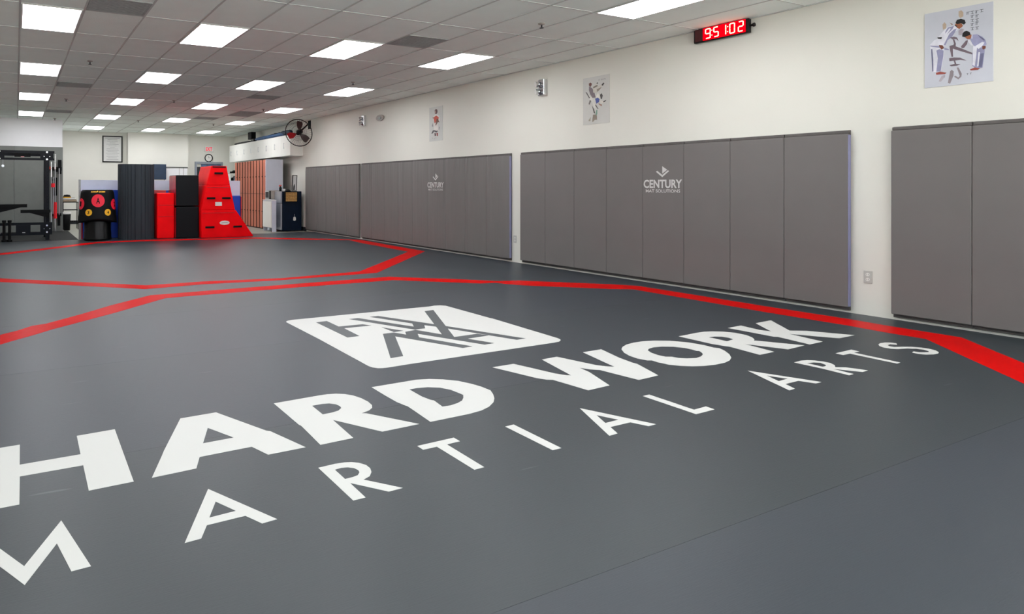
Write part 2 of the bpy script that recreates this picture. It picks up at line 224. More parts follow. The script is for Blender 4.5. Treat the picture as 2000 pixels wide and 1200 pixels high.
'poster2':{'sheet':[(7.202,2.811),(6.714,2.808),(6.714,2.134),(7.202,2.137)],'col':'c8c7c2','L':[('8a7f72',[(7.013,2.27),(6.941,2.271),(6.936,2.192),(6.982,2.192),(7.013,2.167),(7.029,2.172)]),('96907f',[(7.097,2.198),(7.055,2.242),(7.06,2.183),(7.092,2.182)]),('6f9683',[(6.956,2.327),(6.931,2.334),(6.933,2.27),(6.962,2.253)]),('5a5550',[(7.034,2.407),(6.993,2.347),(6.967,2.281),(6.998,2.292)]),('d8d5ce',[(7.119,2.583),(7.066,2.537),(6.962,2.477),(6.967,2.352),(6.993,2.371),(7.024,2.445),(7.087,2.508)]),('55504e',[(7.156,2.612),(7.129,2.601),(7.066,2.513),(7.087,2.512)]),('6e6864',[(7.097,2.429),(7.071,2.49),(7.045,2.471),(7.076,2.419)]),('5a5550',[(6.972,2.408),(6.956,2.406),(6.91,2.342),(6.926,2.344),(6.962,2.383)]),('76686e',[(7.087,2.683),(7.024,2.647),(6.982,2.574),(6.962,2.509),(7.024,2.512),(7.066,2.569),(7.089,2.627)]),('c8c3ba',[(7.024,2.663),(6.951,2.712),(6.926,2.72),(6.918,2.708),(6.941,2.671),(7.003,2.644)]),('46403e',[(6.949,2.712),(6.926,2.721),(6.917,2.706),(6.936,2.698)]),('7c7468',[(7.013,2.665),(6.931,2.686),(6.926,2.666),(7.003,2.642)]),('c6c1b6',[(7.013,2.642),(6.859,2.676),(6.819,2.702),(6.804,2.692),(6.839,2.662),(6.915,2.613),(6.951,2.571),(7.008,2.586)]),('38322f',[(6.854,2.676),(6.819,2.703),(6.803,2.692),(6.829,2.66),(6.847,2.663)]),('8a8074',[(6.941,2.624),(6.849,2.644),(6.9,2.603),(6.931,2.584)]),('dcd8d0',[(6.962,2.525),(6.92,2.567),(6.869,2.514),(6.89,2.469),(6.962,2.477)]),('3f4f96',[(6.972,2.494),(6.92,2.504),(6.888,2.477),(6.9,2.439),(6.951,2.42)]),('403a38',[(6.885,2.539),(6.854,2.556),(6.832,2.525),(6.847,2.471),(6.869,2.483)]),('d2cdc4',[(6.89,2.469),(6.819,2.438),(6.769,2.453),(6.799,2.42),(6.859,2.41),(6.9,2.439)]),('3c3836',[(6.824,2.438),(6.769,2.455),(6.779,2.437),(6.814,2.423)]),('a07868',[(6.91,2.425),(6.844,2.394),(6.854,2.376),(6.9,2.4)]),('6b3c32',[(7.089,2.723),(7.06,2.736),(7.034,2.716),(7.043,2.689),(7.064,2.67),(7.087,2.695)])],'glyph':[(6.898,2.75),(6.859,2.749),(6.827,2.748),(6.794,2.748)]},
'poster3':{'sheet':[(11.307,2.819),(10.835,2.803),(10.835,2.141),(11.307,2.14)],'col':'cacbc6','L':[('dcd8d2',[(11.149,2.504),(10.998,2.458),(10.968,2.331),(11.043,2.324),(11.134,2.36)]),('dedad4',[(11.134,2.654),(11.043,2.662),(10.953,2.633),(10.938,2.52),(11.149,2.538),(11.18,2.608)]),('c0503c',[(11.141,2.613),(11.058,2.639),(10.968,2.597),(10.983,2.54),(11.065,2.514),(11.111,2.484),(11.146,2.571)]),('6e4a38',[(11.043,2.57),(10.998,2.575),(10.945,2.495),(10.998,2.508),(11.065,2.443),(11.088,2.449),(11.065,2.497)]),('7a3c34',[(11.187,2.613),(11.134,2.605),(11.141,2.588),(11.18,2.595)]),('5a5458',[(11.234,2.296),(11.18,2.355),(11.134,2.36),(11.126,2.335),(11.18,2.297)]),('8a8488',[(10.96,2.414),(10.938,2.404),(10.96,2.347),(10.975,2.357)]),('5a5458',[(11.134,2.36),(11.043,2.337),(10.983,2.341),(11.043,2.304),(11.118,2.322)]),('4a2c28',[(11.118,2.301),(11.073,2.293),(11.065,2.243),(11.111,2.241)]),('8c3c34',[(11.05,2.296),(11.001,2.296),(10.995,2.238),(11.035,2.235)]),('8f8a8c',[(11.21,2.459),(11.18,2.507),(11.164,2.438),(11.195,2.424)]),('5c3c3c',[(11.111,2.74),(11.065,2.771),(11.02,2.748),(11.01,2.701),(11.05,2.663),(11.1,2.68)]),('a88478',[(11.103,2.727),(11.073,2.74),(11.065,2.689),(11.096,2.688)])],'glyph':[(11.195,2.205),(11.126,2.192),(11.065,2.201)]},
'clk':{'digits':{'9':[(5.194,3.112),(5.13,3.108),(5.128,2.99),(5.191,2.992)],'5':[(5.086,3.113),(5.029,3.111),(5.024,2.993),(5.083,2.993)],'1':[(4.935,3.101),(4.93,3.1),(4.928,2.998),(4.934,2.998)],'0':[(4.888,3.109),(4.828,3.107),(4.823,2.991),(4.885,2.994)],'2':[(4.782,3.107),(4.726,3.107),(4.726,2.989),(4.789,2.991)]},'dots':[(5.108,3.081),(5.108,3.023),(4.912,3.079),(4.907,3.022)]}}

# ------------------------------------------------------------------ materials
M_wall = mat('wall paint', 'dfded5', .55, var=.015, scale=1.5, bump=.03, bscale=160)
M_wall2 = mat('back wall paint', 'dad9d1', .6, var=.02, scale=1.5)
M_white = mat('bright white paint', 'e4e4e6', .5, var=.01)
M_tile = mat('acoustic ceiling tile', 'eef7f2', .95, var=.02, scale=3, bump=.25, bscale=90)
M_bar = mat('ceiling grid bar', 'c4c8c5', .6, var=.02)  # bars greyed to imitate the shadow gaps along the tiles
M_matf = None
M_base = mat('vinyl base floor', '8b8b80', .5, var=.08, scale=3)
M_rub = mat('black rubber flooring', '121414', .7, var=.2, scale=60, spec=.2)
M_fab = mat('grey mat fabric', '6f6b69', .62, var=.035, scale=2.5, bump=.12, bscale=700)
M_fabw = mat('grey wrinkled mat fabric', '6f6c6a', .5, var=.04, scale=3, bump=.4, bscale=5.5, stretch=(1, 3.2, .40))
M_fabe = mat('grey mat edge', '5c5856', .7, var=.15, scale=12, bump=.6, bscale=25)
M_lilac = mat('pale lilac edge piping', '8484a6', .4, var=.05)
M_blk = mat('black plastic', '08090a', .4, var=.1, spec=.3)
M_matt = mat('matt black', '060709', .7, var=.15, spec=.2)
M_steel = mat('brushed steel', 'b9bcc2', .28, 1.0, var=.05)
M_chr = mat('chrome', 'd8dadd', .15, 1.0, var=.03)
M_navy = mat('black blue powder coat', '050913', .5, var=.15, spec=.22)
M_red = mat('red vinyl', 'f6000c', .5, var=.05, scale=4, bump=.25, bscale=9, spec=.12)
M_redd = mat('dark red side vinyl', 'b0101c', .3, var=.25, scale=5, bump=.5, bscale=8)
M_tape = mat('red floor tape', 'c60000', .32, var=.06, scale=3, bump=.08, bscale=30, spec=.012)
M_ink = mat('white floor print', 'cfcfcc', .5, var=.012, scale=1.2)
M_blue = mat('blue vinyl', '0a3fb4', .42, var=.08, scale=3)
M_bwht = mat('pale lilac white vinyl', 'ccd0e2', .5, var=.03)
M_foam = mat('dark grey rolled mat', '2a3036', .6, var=.2, scale=9, stretch=(1, 1, .08), spec=.25)
M_box = mat('black vinyl', '070b0f', .55, var=.15, scale=5, bump=.2, bscale=12, spec=.2)
M_brn = mat('brown locker laminate', 'b8684f', .5, var=.06, scale=4, stretch=(1, 6, .6))
M_lav = mat('pale lilac panel', 'c8ccd8', .4, var=.02)
M_cab = mat('white cabinet', 'e6e6e0', .4, var=.01)
M_sil = mat('silver fridge door', 'a9abb2', .35, .6, var=.04, stretch=(1, 1, .1))
M_fri = mat('dark blue fridge side', '061528', .35, var=.2, scale=5, spec=.25)
M_wick = mat('tan wicker', 'b98e52', .7, var=.35, scale=40, bump=.6, bscale=60)
M_paper = mat('paper', 'd0d0ce', .35, var=.02, scale=3, bump=.5, bscale=4)
M_txt = mat('grey print', '8a8c8e', .7, var=.02)
M_plw = mat('white plastic', 'dfded9', .35, var=.01)
M_ylw = mat('yellow print', 'f0b420', .5, var=.03)
M_rdp = mat('red print', 'f01838', .5, var=.03)
M_vent = mat('dark return air grille', 'a2a5a4', .7, var=.15, scale=20)
M_ventb = mat('vent cavity', '8a8c8b', .9, var=.1)
M_dark = mat('dark interior', '1c2026', .6, var=.2)
M_oval = mat('grey brown plastic', '9c948c', .4, var=.05)
M_shine = mat('glossy black tread', '030405', .3, var=.1, spec=.25)
def emitter(name, hx, s):
    m = bpy.data.materials.new(name); m.use_nodes = True; nt = m.node_tree; nt.nodes.clear()
    e = nt.nodes.new('ShaderNodeEmission'); o = nt.nodes.new('ShaderNodeOutputMaterial')
    e.inputs[0].default_value = lin(hx); e.inputs[1].default_value = s
    nt.links.new(e.outputs[0], o.inputs[0]); return m
M_lamp = emitter('lit light diffuser', 'fbfcff', LIGHT_POWER)
M_seg = emitter('lit clock digit', 'fff0c0', 1.6)
M_glow = emitter('lit red lens', 'ff0010', 1.1)
M_exit = mat('red exit letters', 'e8203c', .5, emit=.5)

# the training mat: fine-grained vinyl in strips laid across the room, each strip with its own grain tone
def floor_mat_material():
    m = bpy.data.materials.new('slate grey training mat vinyl'); m.use_nodes = True; nt = m.node_tree
    b = nt.nodes['Principled BSDF']
    tc = nt.nodes.new('ShaderNodeTexCoord'); L = nt.links
    sp = nt.nodes.new('ShaderNodeSeparateXYZ'); L.new(tc.outputs['Object'], sp.inputs[0])
    # strip index
    a = nt.nodes.new('ShaderNodeMath'); a.operation = 'SUBTRACT'; a.inputs[1].default_value = 1.565 - 1.74 * 4; L.new(sp.outputs['Y'], a.inputs[0])
    d = nt.nodes.new('ShaderNodeMath'); d.operation = 'DIVIDE'; d.inputs[1].default_value = 1.74; L.new(a.outputs[0], d.inputs[0])
    f = nt.nodes.new('ShaderNodeMath'); f.operation = 'FLOOR'; L.new(d.outputs[0], f.inputs[0])
    wn = nt.nodes.new('ShaderNodeTexWhiteNoise'); wn.noise_dimensions = '1D'; L.new(f.outputs[0], wn.inputs['W'])
    mp = nt.nodes.new('ShaderNodeMapping'); mp.inputs['Scale'].default_value = (.6, 7, 1); L.new(tc.outputs['Object'], mp.inputs['Vector'])
    n = nt.nodes.new('ShaderNodeTexNoise'); n.inputs['Scale'].default_value = 40; n.inputs['Detail'].default_value = 3; L.new(mp.outputs[0], n.inputs['Vector'])
    n2 = nt.nodes.new('ShaderNodeTexNoise'); n2.inputs['Scale'].default_value = .9; n2.inputs['Detail'].default_value = 3; L.new(tc.outputs['Object'], n2.inputs['Vector'])
    mx = nt.nodes.new('ShaderNodeMix'); mx.data_type = 'RGBA'
    mx.inputs['A'].default_value = lin('2c3338'); mx.inputs['B'].default_value = lin('2f353e'); L.new(wn.outputs['Value'], mx.inputs['Factor'])
    ad = nt.nodes.new('ShaderNodeMath'); ad.operation = 'ADD'; L.new(n.outputs['Fac'], ad.inputs[0]); L.new(n2.outputs['Fac'], ad.inputs[1])
    mr = nt.nodes.new('ShaderNodeMapRange'); mr.inputs['From Min'].default_value = .6; mr.inputs['From Max'].default_value = 1.4
    mr.inputs['To Min'].default_value = .93; mr.inputs['To Max'].default_value = 1.07; L.new(ad.outputs[0], mr.inputs['Value'])
    # pale scuffs
    mp2 = nt.nodes.new('ShaderNodeMapping'); mp2.inputs['Scale'].default_value = (1.1, 9, 1); mp2.inputs['Rotation'].default_value = (0, 0, .5); L.new(tc.outputs['Object'], mp2.inputs['Vector'])
    sc = nt.nodes.new('ShaderNodeTexNoise'); sc.inputs['Scale'].default_value = 2.2; sc.inputs['Detail'].default_value = 1; L.new(mp2.outputs[0], sc.inputs['Vector'])
    sr = nt.nodes.new('ShaderNodeMapRange'); sr.inputs['From Min'].default_value = .77; sr.inputs['From Max'].default_value = .82; sr.inputs['To Max'].default_value = .12; L.new(sc.outputs['Fac'], sr.inputs['Value'])
    m2 = nt.nodes.new('ShaderNodeMix'); m2.data_type = 'RGBA'; m2.blend_type = 'MULTIPLY'; m2.inputs['Factor'].default_value = 1
    L.new(mx.outputs['Result'], m2.inputs['A']); L.new(mr.outputs[0], m2.inputs['B'])
    m3 = nt.nodes.new('ShaderNodeMix'); m3.data_type = 'RGBA'; L.new(sr.outputs[0], m3.inputs['Factor']); L.new(m2.outputs['Result'], m3.inputs['A']); m3.inputs['B'].default_value = lin('b0b4b8')
    L.new(m3.outputs['Result'], b.inputs['Base Color'])
    b.inputs['Roughness'].default_value = .42; b.inputs['Specular IOR Level'].default_value = .46
    bp = nt.nodes.new('ShaderNodeBump'); bp.inputs['Strength'].default_value = .12; bp.inputs['Distance'].default_value = .004
    L.new(n.outputs['Fac'], bp.inputs['Height']); L.new(bp.outputs[0], b.inputs['Normal'])
    return m
M_matf = floor_mat_material()
M_mono = mat('slate grey print', '464b4f', .45, var=.02)

# ------------------------------------------------------------------ the room
XL, YN, YB, ZF = -1.75, -4.6, 24.8, -.012
struct('floor', MB().box(XL - .2, W + .2, YN - .2, YB + .3, ZF - .15, ZF), M_base)
struct('wall_right', MB().box(W, W + .2, YN, YB + .2, ZF, ROOM_TOP + .2), M_wall)
struct('wall_left', MB().box(XL - .2, XL, YN, YB + .2, ZF, ROOM_TOP + .2), M_wall)  # unseen wall, set close in to bounce light onto the ceiling
wb = MB().box(XL, W, YB, YB + .25, ZF, ROOM_TOP + .2)
struct('wall_back', wb, M_wall2)
struct('wall_back_projection', MB().box(3.42, 5.46, YB - .4, YB, ZF, ROOM_TOP), M_wall2)
struct('baseboard_back', MB().box(1.17, 3.41, YB - .015, YB, ZF, .11).box(5.47, 5.75, YB - .015, YB, ZF, .11).box(6.85, W, YB - .015, YB, ZF, .11), M_dark)
struct('baseboard_right', MB().box(W - .012, W, 17.72, YB, ZF, .1), M_dark)
# the street front behind the camera: a wall with a wide shop window
struct('wall_front', MB().box(XL, W, YN - .2, YN, ZF, .5).box(XL, W, YN - .2, YN, 2.5, ROOM_TOP + .2).box(XL, XL + .8, YN - .2, YN, .5, 2.5).box(W - .8, W, YN - .2, YN, .5, 2.5), M_wall)
fr = MB()
for x in [XL + .8 + (W - .8 - XL - .8) * i / 6 for i in range(7)]: fr.box(x - .03, x + .03, YN - .13, YN - .06, .5, 2.5)
fr.box(XL + .8, W - .8, YN - .13, YN - .06, .5, .56).box(XL + .8, W - .8, YN - .13, YN - .06, 2.44, 2.5)
struct('window_1', fr, M_steel)
# partition with the white bulkhead above grey padding, at the far left
struct('wall_partition', MB().box(XL, 1.163, 20.86, YB, ZF, ROOM_TOP), M_white)
pd = MB()
for i in range(3): pd.box(1.17 - 1.22 * (i + 1) + .004, 1.17 - 1.22 * i, 20.80, 20.86, ZF, 2.36)
tag(obj('wall_padding', pd, mat('grey wall padding', '70736f', .6, var=.05), bevel=.004), 'tall grey padding covering the wall behind the black power rack', 'wall padding')

# ceiling: acoustic tiles in a real lay-in grid
ce = MB().box(XL, W, YN, YB, ROOM_TOP, ROOM_TOP + .12)
ceil = struct('ceiling', ce, M_tile)
gb = MB()
i0 = int((XL - GX) / CX); i1 = int((W - GX) / CX)
for i in range(i0, i1 + 1): gb.box(GX + CX*i - .010, GX + CX*i + .010, YN, YB, ROOM_TOP - .006, ROOM_TOP)
for j in range(int((YN - GY) / CY), int((YB - GY) / CY) + 1): gb.box(XL, W, GY + CY*j - .007, GY + CY*j + .007, ROOM_TOP - .005, ROOM_TOP)
gb.box(W - .02, W, YN, YB, ROOM_TOP - .01, ROOM_TOP)
g = struct('ceiling_grid', gb, M_bar, parent=ceil)

# ceiling lights
rows = {-12: 0, -9: 0, -6: 0, -3: 0, 0: 0, 3: 0, 6: 0, 9: 0, 12: 0}
colname = {-9: 'ninth column', -6: 'unseen column', -3: 'outer column', 0: 'row furthest left', 3: 'second row from left', 6: 'third row from left', 9: 'row nearest the padded wall'}
def ceiling_light(i, j, label):
    x0, y0 = GX + CX * i, GY + CY * j
    t = thing('ceiling_light', label, 'ceiling light', (x0 + CX/2, y0 + CY/2, ROOM_TOP - .012), 'recessed ceiling lights')
    f = MB(); z0, z1 = ROOM_TOP - .012, ROOM_TOP - .0005
    f.box(x0 + .013, x0 + .028, y0 + .01, y0 + CY - .01, z0, z1).box(x0 + CX - .028, x0 + CX - .013, y0 + .01, y0 + CY - .01, z0, z1)
    f.box(x0 + .028, x0 + CX - .028, y0 + .01, y0 + .025, z0, z1).box(x0 + .028, x0 + CX - .028, y0 + CY - .025, y0 + CY - .01, z0, z1)
    obj('frame', f, M_plw, t)
    obj('diffuser', MB().box(x0 + .028, x0 + CX - .028, y0 + .025, y0 + CY - .025, z0 + .002, z1 - .001), M_lamp, t)
for i in (0, 3, 6, 9):
    for j in (-9, -6, -3, 0, 3, 6, 9, 12):
        if i <= 0 and j == 12: continue
        seen = (i >= 0 and j >= 0) or (i == 9 and j == -3)
        if i == 9: k = (j + 3) // 3
        else: k = j // 3
        if seen:
            if j == 12: lab = 'lit white ceiling light panel, farthest one in the %s' % colname[i]
            elif i == 0 and j == 9: lab = 'lit white ceiling light panel just in front of the white bulkhead'
            else: lab = 'lit white ceiling light panel, %s in the %s' % (ordinal(k) + ' from the front' if k else 'nearest', colname[i])
        else:
            lab = 'lit white ceiling light panel of the rows outside the picture'
        ceiling_light(i, j, lab)

def ceiling_vent(i, j0, j1, label):
    x0, x1, y0, y1 = GX + CX*i + .013, GX + CX*(i+1) - .013, GY + CY*j0 + .01, GY + CY*j1 - .01
    t = thing('ceiling_vent', label, 'air vent', ((x0+x1)/2, (y0+y1)/2, ROOM_TOP - .01), 'dark ceiling air vents')
    z0, z1 = ROOM_TOP - .01, ROOM_TOP - .0005
    f = MB().box(x0, x0 + .02, y0, y1, z0, z1).box(x1 - .02, x1, y0, y1, z0, z1).box(x0 + .02, x1 - .02, y0, y0 + .02, z0, z1).box(x0 + .02, x1 - .02, y1 - .02, y1, z0, z1)
    obj('frame', f, M_vent, t)
    obj('backing', MB().box(x0 + .02, x1 - .02, y0 + .02, y1 - .02, z1 - .002, z1), M_ventb, t)
    s = MB(); n = int((y1 - y0 - .04) / .03)
    for k in range(n):
        y = y0 + .03 + (y1 - y0 - .06) * k / (n - 1)
        s.box(x0 + .02, x1 - .02, y - .006, y + .006, z0 + .001, z0 + .003)
    obj('louver', s, M_vent, t)
ceiling_vent(1, -.5, 0, 'dark square ceiling vent beside the nearest left light panel')
ceiling_vent(1, 4.5, 5, 'small dark ceiling vent right of the second light in the leftmost row')
ceiling_vent(1, 8.5, 9, 'thin dark ceiling vent just right of the light by the white bulkhead')
ceiling_vent(7, -.5, 0, 'dark square ceiling vent between the two large middle light panels')
ceiling_vent(7, 4.5, 5, 'dark ceiling vent right of the second light in the third row')
ceiling_vent(8, 7, 8, 'full-length dark ceiling vent in front of the wall fan')
ceiling_vent(7, 8.5, 9, 'thin dark ceiling vent above the red obstacle stack')

def sprinkler(i, j, label):
    x, y = GX + CX*i, GY + CY*j
    t = thing('sprinkler_head', label, 'sprinkler', (x, y, ROOM_TOP - .06), 'ceiling sprinkler heads')
    obj('escutcheon', MB().lathe((x, y, ROOM_TOP), [(0.0, -.001), (.042, -.001), (.036, -.012), (.012, -.018), (0, -.018)], 20), M_oval, t)
    obj('deflector', MB().cyl((x, y, ROOM_TOP - .018), (x, y, ROOM_TOP - .05), .009).cyl((x, y, ROOM_TOP - .05), (x, y, ROOM_TOP - .055), .024), M_dark, t)
for i, j, l in ((1.55, 2.56, 'small dark sprinkler head below the nearest left light and its vent'), (8.75, -1.47, 'small dark sprinkler head on the ceiling left of the red digital clock'),
                (8.73, 2.54, 'small dark sprinkler head just behind the long light nearest the mat wall'), (1.5, 6.59, 'small sprinkler head right of the third light of the leftmost row'),
                (1.49, 10.36, 'tiny sprinkler head over the corner of the white bulkhead'), (8.51, 10.04, 'tiny sprinkler head over the far end of the white wall cabinets'),
                (8.63, 6.46, 'small sprinkler head on the ceiling above the blue bag'), (4.96, 9.97, 'tiny sprinkler head above the tall rolled mat'), (4.94, 5.92, 'small sprinkler head between second and third rows of lights')):
    sprinkler(i, j, l)

# ------------------------------------------------------------------ floor coverings
tm = MB()
y = 1.565 - 1.74 * 4
while y < 17.2:
    tm.box(XL + .02, W - .012, max(y + .0006, YN + .02), y + 1.74 - .0006, ZF + .0005, 0)
    y += 1.74
tag(obj('training_mat', tm, M_matf, at=(0, 0, ZF + .0005)), 'slate grey roll-out training mat covering the whole martial arts floor', 'floor mat')
tag(obj('rubber_mat', MB().box(XL + .02, 1.30, 17.24, 20.79, ZF + .0005, .003), M_rub), 'black rubber floor mat under the power rack', 'floor mat')

def zf(u, v, d): return (u, v, d)
def lettering(key, label):
    L = DATA[key]
    xs = [p[0] for l in L for p in l['o']]; ys = [p[1] for l in L for p in l['o']]
    t = thing('floor_lettering', label, 'lettering', ((min(xs)+max(xs))/2, (min(ys)+max(ys))/2, .0002), 'white floor lettering')
    for l in L: obj('letter', MB().prism(l['o'], l['h'], zf, .0002, .0012), M_ink, t)
lettering('HARD WORK', 'large bold white HARD WORK lettering printed across the grey mat')
lettering('MARTIAL ARTS', 'thin widely spaced white MARTIAL ARTS lettering nearest the camera')
t = thing('floor_emblem', 'white rounded square emblem with crossed grey bars on the floor mat', 'emblem', (3.05, 4.95, .0002))
obj('panel', MB().prism(DATA['panel'], [], zf, .0002, .0012), M_ink, t)
mb = MB()
for k, q in enumerate(DATA['mono']): mb.prism(q, [], zf, .0013, .0018 + k * .00008)
obj('monogram', mb, M_mono, t)
def ribbon(pairs, z):
    mb = MB()
    for (a, b), (c, d) in zip(pairs, pairs[1:]):
        mb.prism([a, b, d, c], [], zf, .0002, z)
    return mb
tag(obj('floor_tape', ribbon(DATA['tape1'], .0010), M_tape), 'red tape octagon bordering the near mat area with the lettering', 'floor tape')
t2 = ribbon(DATA['tape2'], .0010)
for a, b in (('tape3', .0010),):
    r = ribbon(DATA[a], b); t2.add(r.v, r.f)
tag(obj('floor_tape', t2, M_tape), 'red tape octagon on the far mat area in front of the stacked gear', 'floor tape')

# ------------------------------------------------------------------ padded wall mats on the long wall
def wx3(u, v, d): return (W - d, u, v)          # u along the wall, v height, d away from the wall
def wall_mat(y0, y1, label, group, fabric, z0=.055, z1=1.80, edge=False, logo=False):
    t = thing('wall_mat', label, 'wall mat', (W - .03, (y0+y1)/2, .02), group)
    if fabric is M_fabw:
        pm = MB(); ny, nz = 30, 16; vs = []; rnd = random.Random(int(y0 * 100))
        cr_ = [(rnd.uniform(.1, .9), rnd.uniform(.012, .03), rnd.uniform(-.05, .05), rnd.uniform(.4, 1.0)) for _ in range(5)]
        for k in range(nz + 1):
            f = k / nz; z = z0 + (z1 - .035 - z0) * f
            for i in range(ny + 1):
                g_ = i / ny; y = y0 + .0012 + (y1 - y0 - .0024) * g_
                edge_ = min(1, 9 * min(g_, 1 - g_)) ** .5
                d = .034 + .011 * edge_ + .015 * (.2 + .8 * f ** 3) * sum(st * math.exp(-((g_ - c0 - sl * (1 - f)) / wd_) ** 2) for c0, wd_, sl, st in cr_) * edge_
                if k in (0, nz): d -= .006
                vs.append((W - .020 - d, y, z))
        fs = [(k*(ny+1)+i, k*(ny+1)+i+1, (k+1)*(ny+1)+i+1, (k+1)*(ny+1)+i) for k in range(nz) for i in range(ny)]
        pm.add(vs, fs, True)
        rim = [i for i in range(ny + 1)] + [k*(ny+1)+ny for k in range(1, nz + 1)] + [nz*(ny+1)+i for i in range(ny - 1, -1, -1)] + [k*(ny+1) for k in range(nz - 1, 0, -1)]
        bk = [(W - .020, vs[i][1], vs[i][2]) for i in rim]; nb = len(rim)
        pm.add([vs[i] for i in rim] + bk, [(i, (i+1) % nb, nb + (i+1) % nb, nb + i) for i in range(nb)])
        obj('pad', pm, fabric, t)
    else: obj('pad', MB().box(W - .062, W - .020, y0 + .0012, y1 - .0012, z0, z1 - .035), fabric, t, bevel=.009, seg=3)
    obj('backing_board', MB().box(W - .020, W - .001, y0 + .002, y1 - .002, .022, z1), M_fabe, t, bevel=.003)
    obj('top_fold', MB().box(W - .050, W - .0205, y0 + .004, y1 - .004, z1 - .034, z1 - .004), M_fabe, t, bevel=.006)
    if edge: obj('piping', MB().box(W - .056, W - .022, y0 - .006, y0 + .0025, z0 + .01, z1 - .05), M_lilac, t)
    if logo:
        c = (y0 + y1) / 2; k = .000656; d = .0635 if fabric is M_fab else .082
        mb = MB()
        U = lambda x: c + (915 - x) * k
        V = lambda y: 1.501 - (y - 300) * .000539
        mb.prism([(U(x), V(y)) for x, y in ((915, 300), (1025, 385), (915, 470))], [], wx3, d - .001, d)
        mb.prism([(U(x), V(y)) for x, y in ((768, 425), (800, 403), (915, 503), (1040, 398), (1068, 415), (915, 555))], [], wx3, d - .001, d)
        obj('emblem', mb, M_ink, t)
        tx = MB()
        put_text(tx, 'CENTURY', U(480), U(1350), V(812), V(612), wx3, .03, d)
        put_text(tx, 'MAT SOLUTIONS', U(532), U(1308), V(915), V(842), wx3, .012, d)
        obj('lettering', tx, M_ink, t)
far = [17.671, 16.845, 16.242, 15.617, 14.999, 14.335]
mid = [14.216, 13.66, 13.05, 12.45, 11.87, 11.268, 10.672, 10.035, 9.42, 8.785]
lng = [8.519, 7.935, 7.328, 6.718, 6.108, 5.501, 4.897, 4.286, 3.662]
ner = [3.297, 2.696, 2.09, 1.48, .87]
def run(ys, where, group, fabric, logo=None):
    n = len(ys) - 1
    for k in range(n):
        if k == logo: lab = 'grey padded wall mat carrying the white chevron logo in the %s' % where
        elif k == 0: lab = 'grey padded wall mat at the far end of the %s' % where
        elif k == n - 1: lab = 'grey padded wall mat at the near end of the %s' % where
        else: lab = 'grey padded wall mat, %s from the far end of the %s' % (ordinal(k), where)
        wall_mat(ys[k+1], ys[k], lab, group, fabric, edge=(k == n - 1 and ys is not far), logo=(k == logo))
run(far, 'short run beside the fridge', 'padded mats of the short run', M_fabw)
run(mid, 'creased middle run', 'padded mats of the middle run', M_fabw, logo=5)
run(lng, 'long smooth run', 'padded mats of the long run', M_fab, logo=4)
for k in range(2):
    wall_mat(ner[k+1], ner[k], ['grey padded wall mat right of the outlet, first of the nearest run', 'grey padded wall mat cut off by the right picture edge'][k], 'padded mats of the nearest run', M_fab)

# ------------------------------------------------------------------ things on the long wall
def poster(key, label, mats_group='martial arts posters'):
    P = DATA[key]; sh = P['sheet']
    ys = [p[0] for p in sh]; zs = [p[1] for p in sh]
    y0, y1, z0, z1 = min(ys), max(ys), min(zs), max(zs)
    ya, yb = (sh[0][0] + sh[3][0]) / 2, (sh[1][0] + sh[2][0]) / 2
    za, zb = (sh[0][1] + sh[1][1]) / 2, (sh[2][1] + sh[3][1]) / 2
    t = thing('poster', label, 'poster', (W - .004, (ya+yb)/2, zb), mats_group)
    obj('sheet', MB().box(W - .006, W - .001, min(ya, yb), max(ya, yb), zb, za), mat('poster paper ' + key, P['col'], .4, var=.06, scale=2.5), t)
    mb = MB(); ml = []; names = {}
    for n, (c, q) in enumerate(P['L']):
        if c not in names:
            names[c] = len(ml); ml.append(mat('poster ink %s' % c, c, .5, var=.12, scale=14))
        mb.cur = names[c]
        d = .0063 + n * .00008
        mb.prism(q, [], wx3, .0062, d)
    obj('artwork', mb, ml, t)
    gl = MB(); s = .0125 if key == 'poster1' else .010
    for k, (u, v) in enumerate(P['glyph']):
        q = s * (.55 if k > 11 else 1)
        gl.prism(rect(u - q, u + q, v + q*.65, v + q*.9), [], wx3, .0061, .0066)
        gl.prism(rect(u - q*.1, u + q*.15, v - q, v + q*.9), [], wx3, .0061, .0067)
        if k % 2: gl.prism(rect(u - q*.9, u + q*.8, v - q*.9, v - q*.7), [], wx3, .0061, .0066)
        else: gl.prism(rect(u + q*.5, u + q*.7, v - q, v + q*.3), [], wx3, .0061, .0066)
    obj('lettering', gl, M_dark, t)
poster('poster1', 'large square poster of two bowing people in white uniforms on the wall')
poster('poster2', 'pale poster of a leaping kick on the wall left of the digital clock')
poster('poster3', 'small narrow poster of a fighter in a red vest above the middle mats')

def emergency(yc, zc, label):
    t = thing('emergency_light', label, 'emergency light', (W - .03, yc, zc - .12), 'chrome emergency lights')
    obj('housing', MB().box(W - .07, W - .001, yc - .09, yc + .04, zc - .125, zc + .125), M_chr, t, bevel=.01)
    obj('mounting_plate', MB().box(W - .03, W - .001, yc + .04, yc + .095, zc - .12, zc + .12), M_steel, t, bevel=.005)
    for z in (.055, -.06):
        L = MB().cyl((W - .07, yc + .01, zc + z), (W - .13, yc + .035, zc + z - .012), .03, 20, .048)
        h = obj('lamp_head', L, M_chr, t)
        obj('lens', MB().cyl((W - .1302, yc + .0351, zc + z - .0121), (W - .134, yc + .0366, zc + z - .0128), .046, 20, .04), M_plw, h)
emergency(8.04, 2.79, 'chrome twin-head emergency light high on the wall left of the kick poster')
emergency(14.13, 2.80, 'small chrome emergency light high on the wall near the fan')
t = thing('wall_strobe', 'small oval grey brown device high on wall beside the far emergency light', 'alarm', (W - .02, 13.33, 2.73))
obj('housing', MB().prism(disc(13.33, 2.80, .17, 32, .068), [], wx3, .001, .035), M_oval, t, bevel=.012)
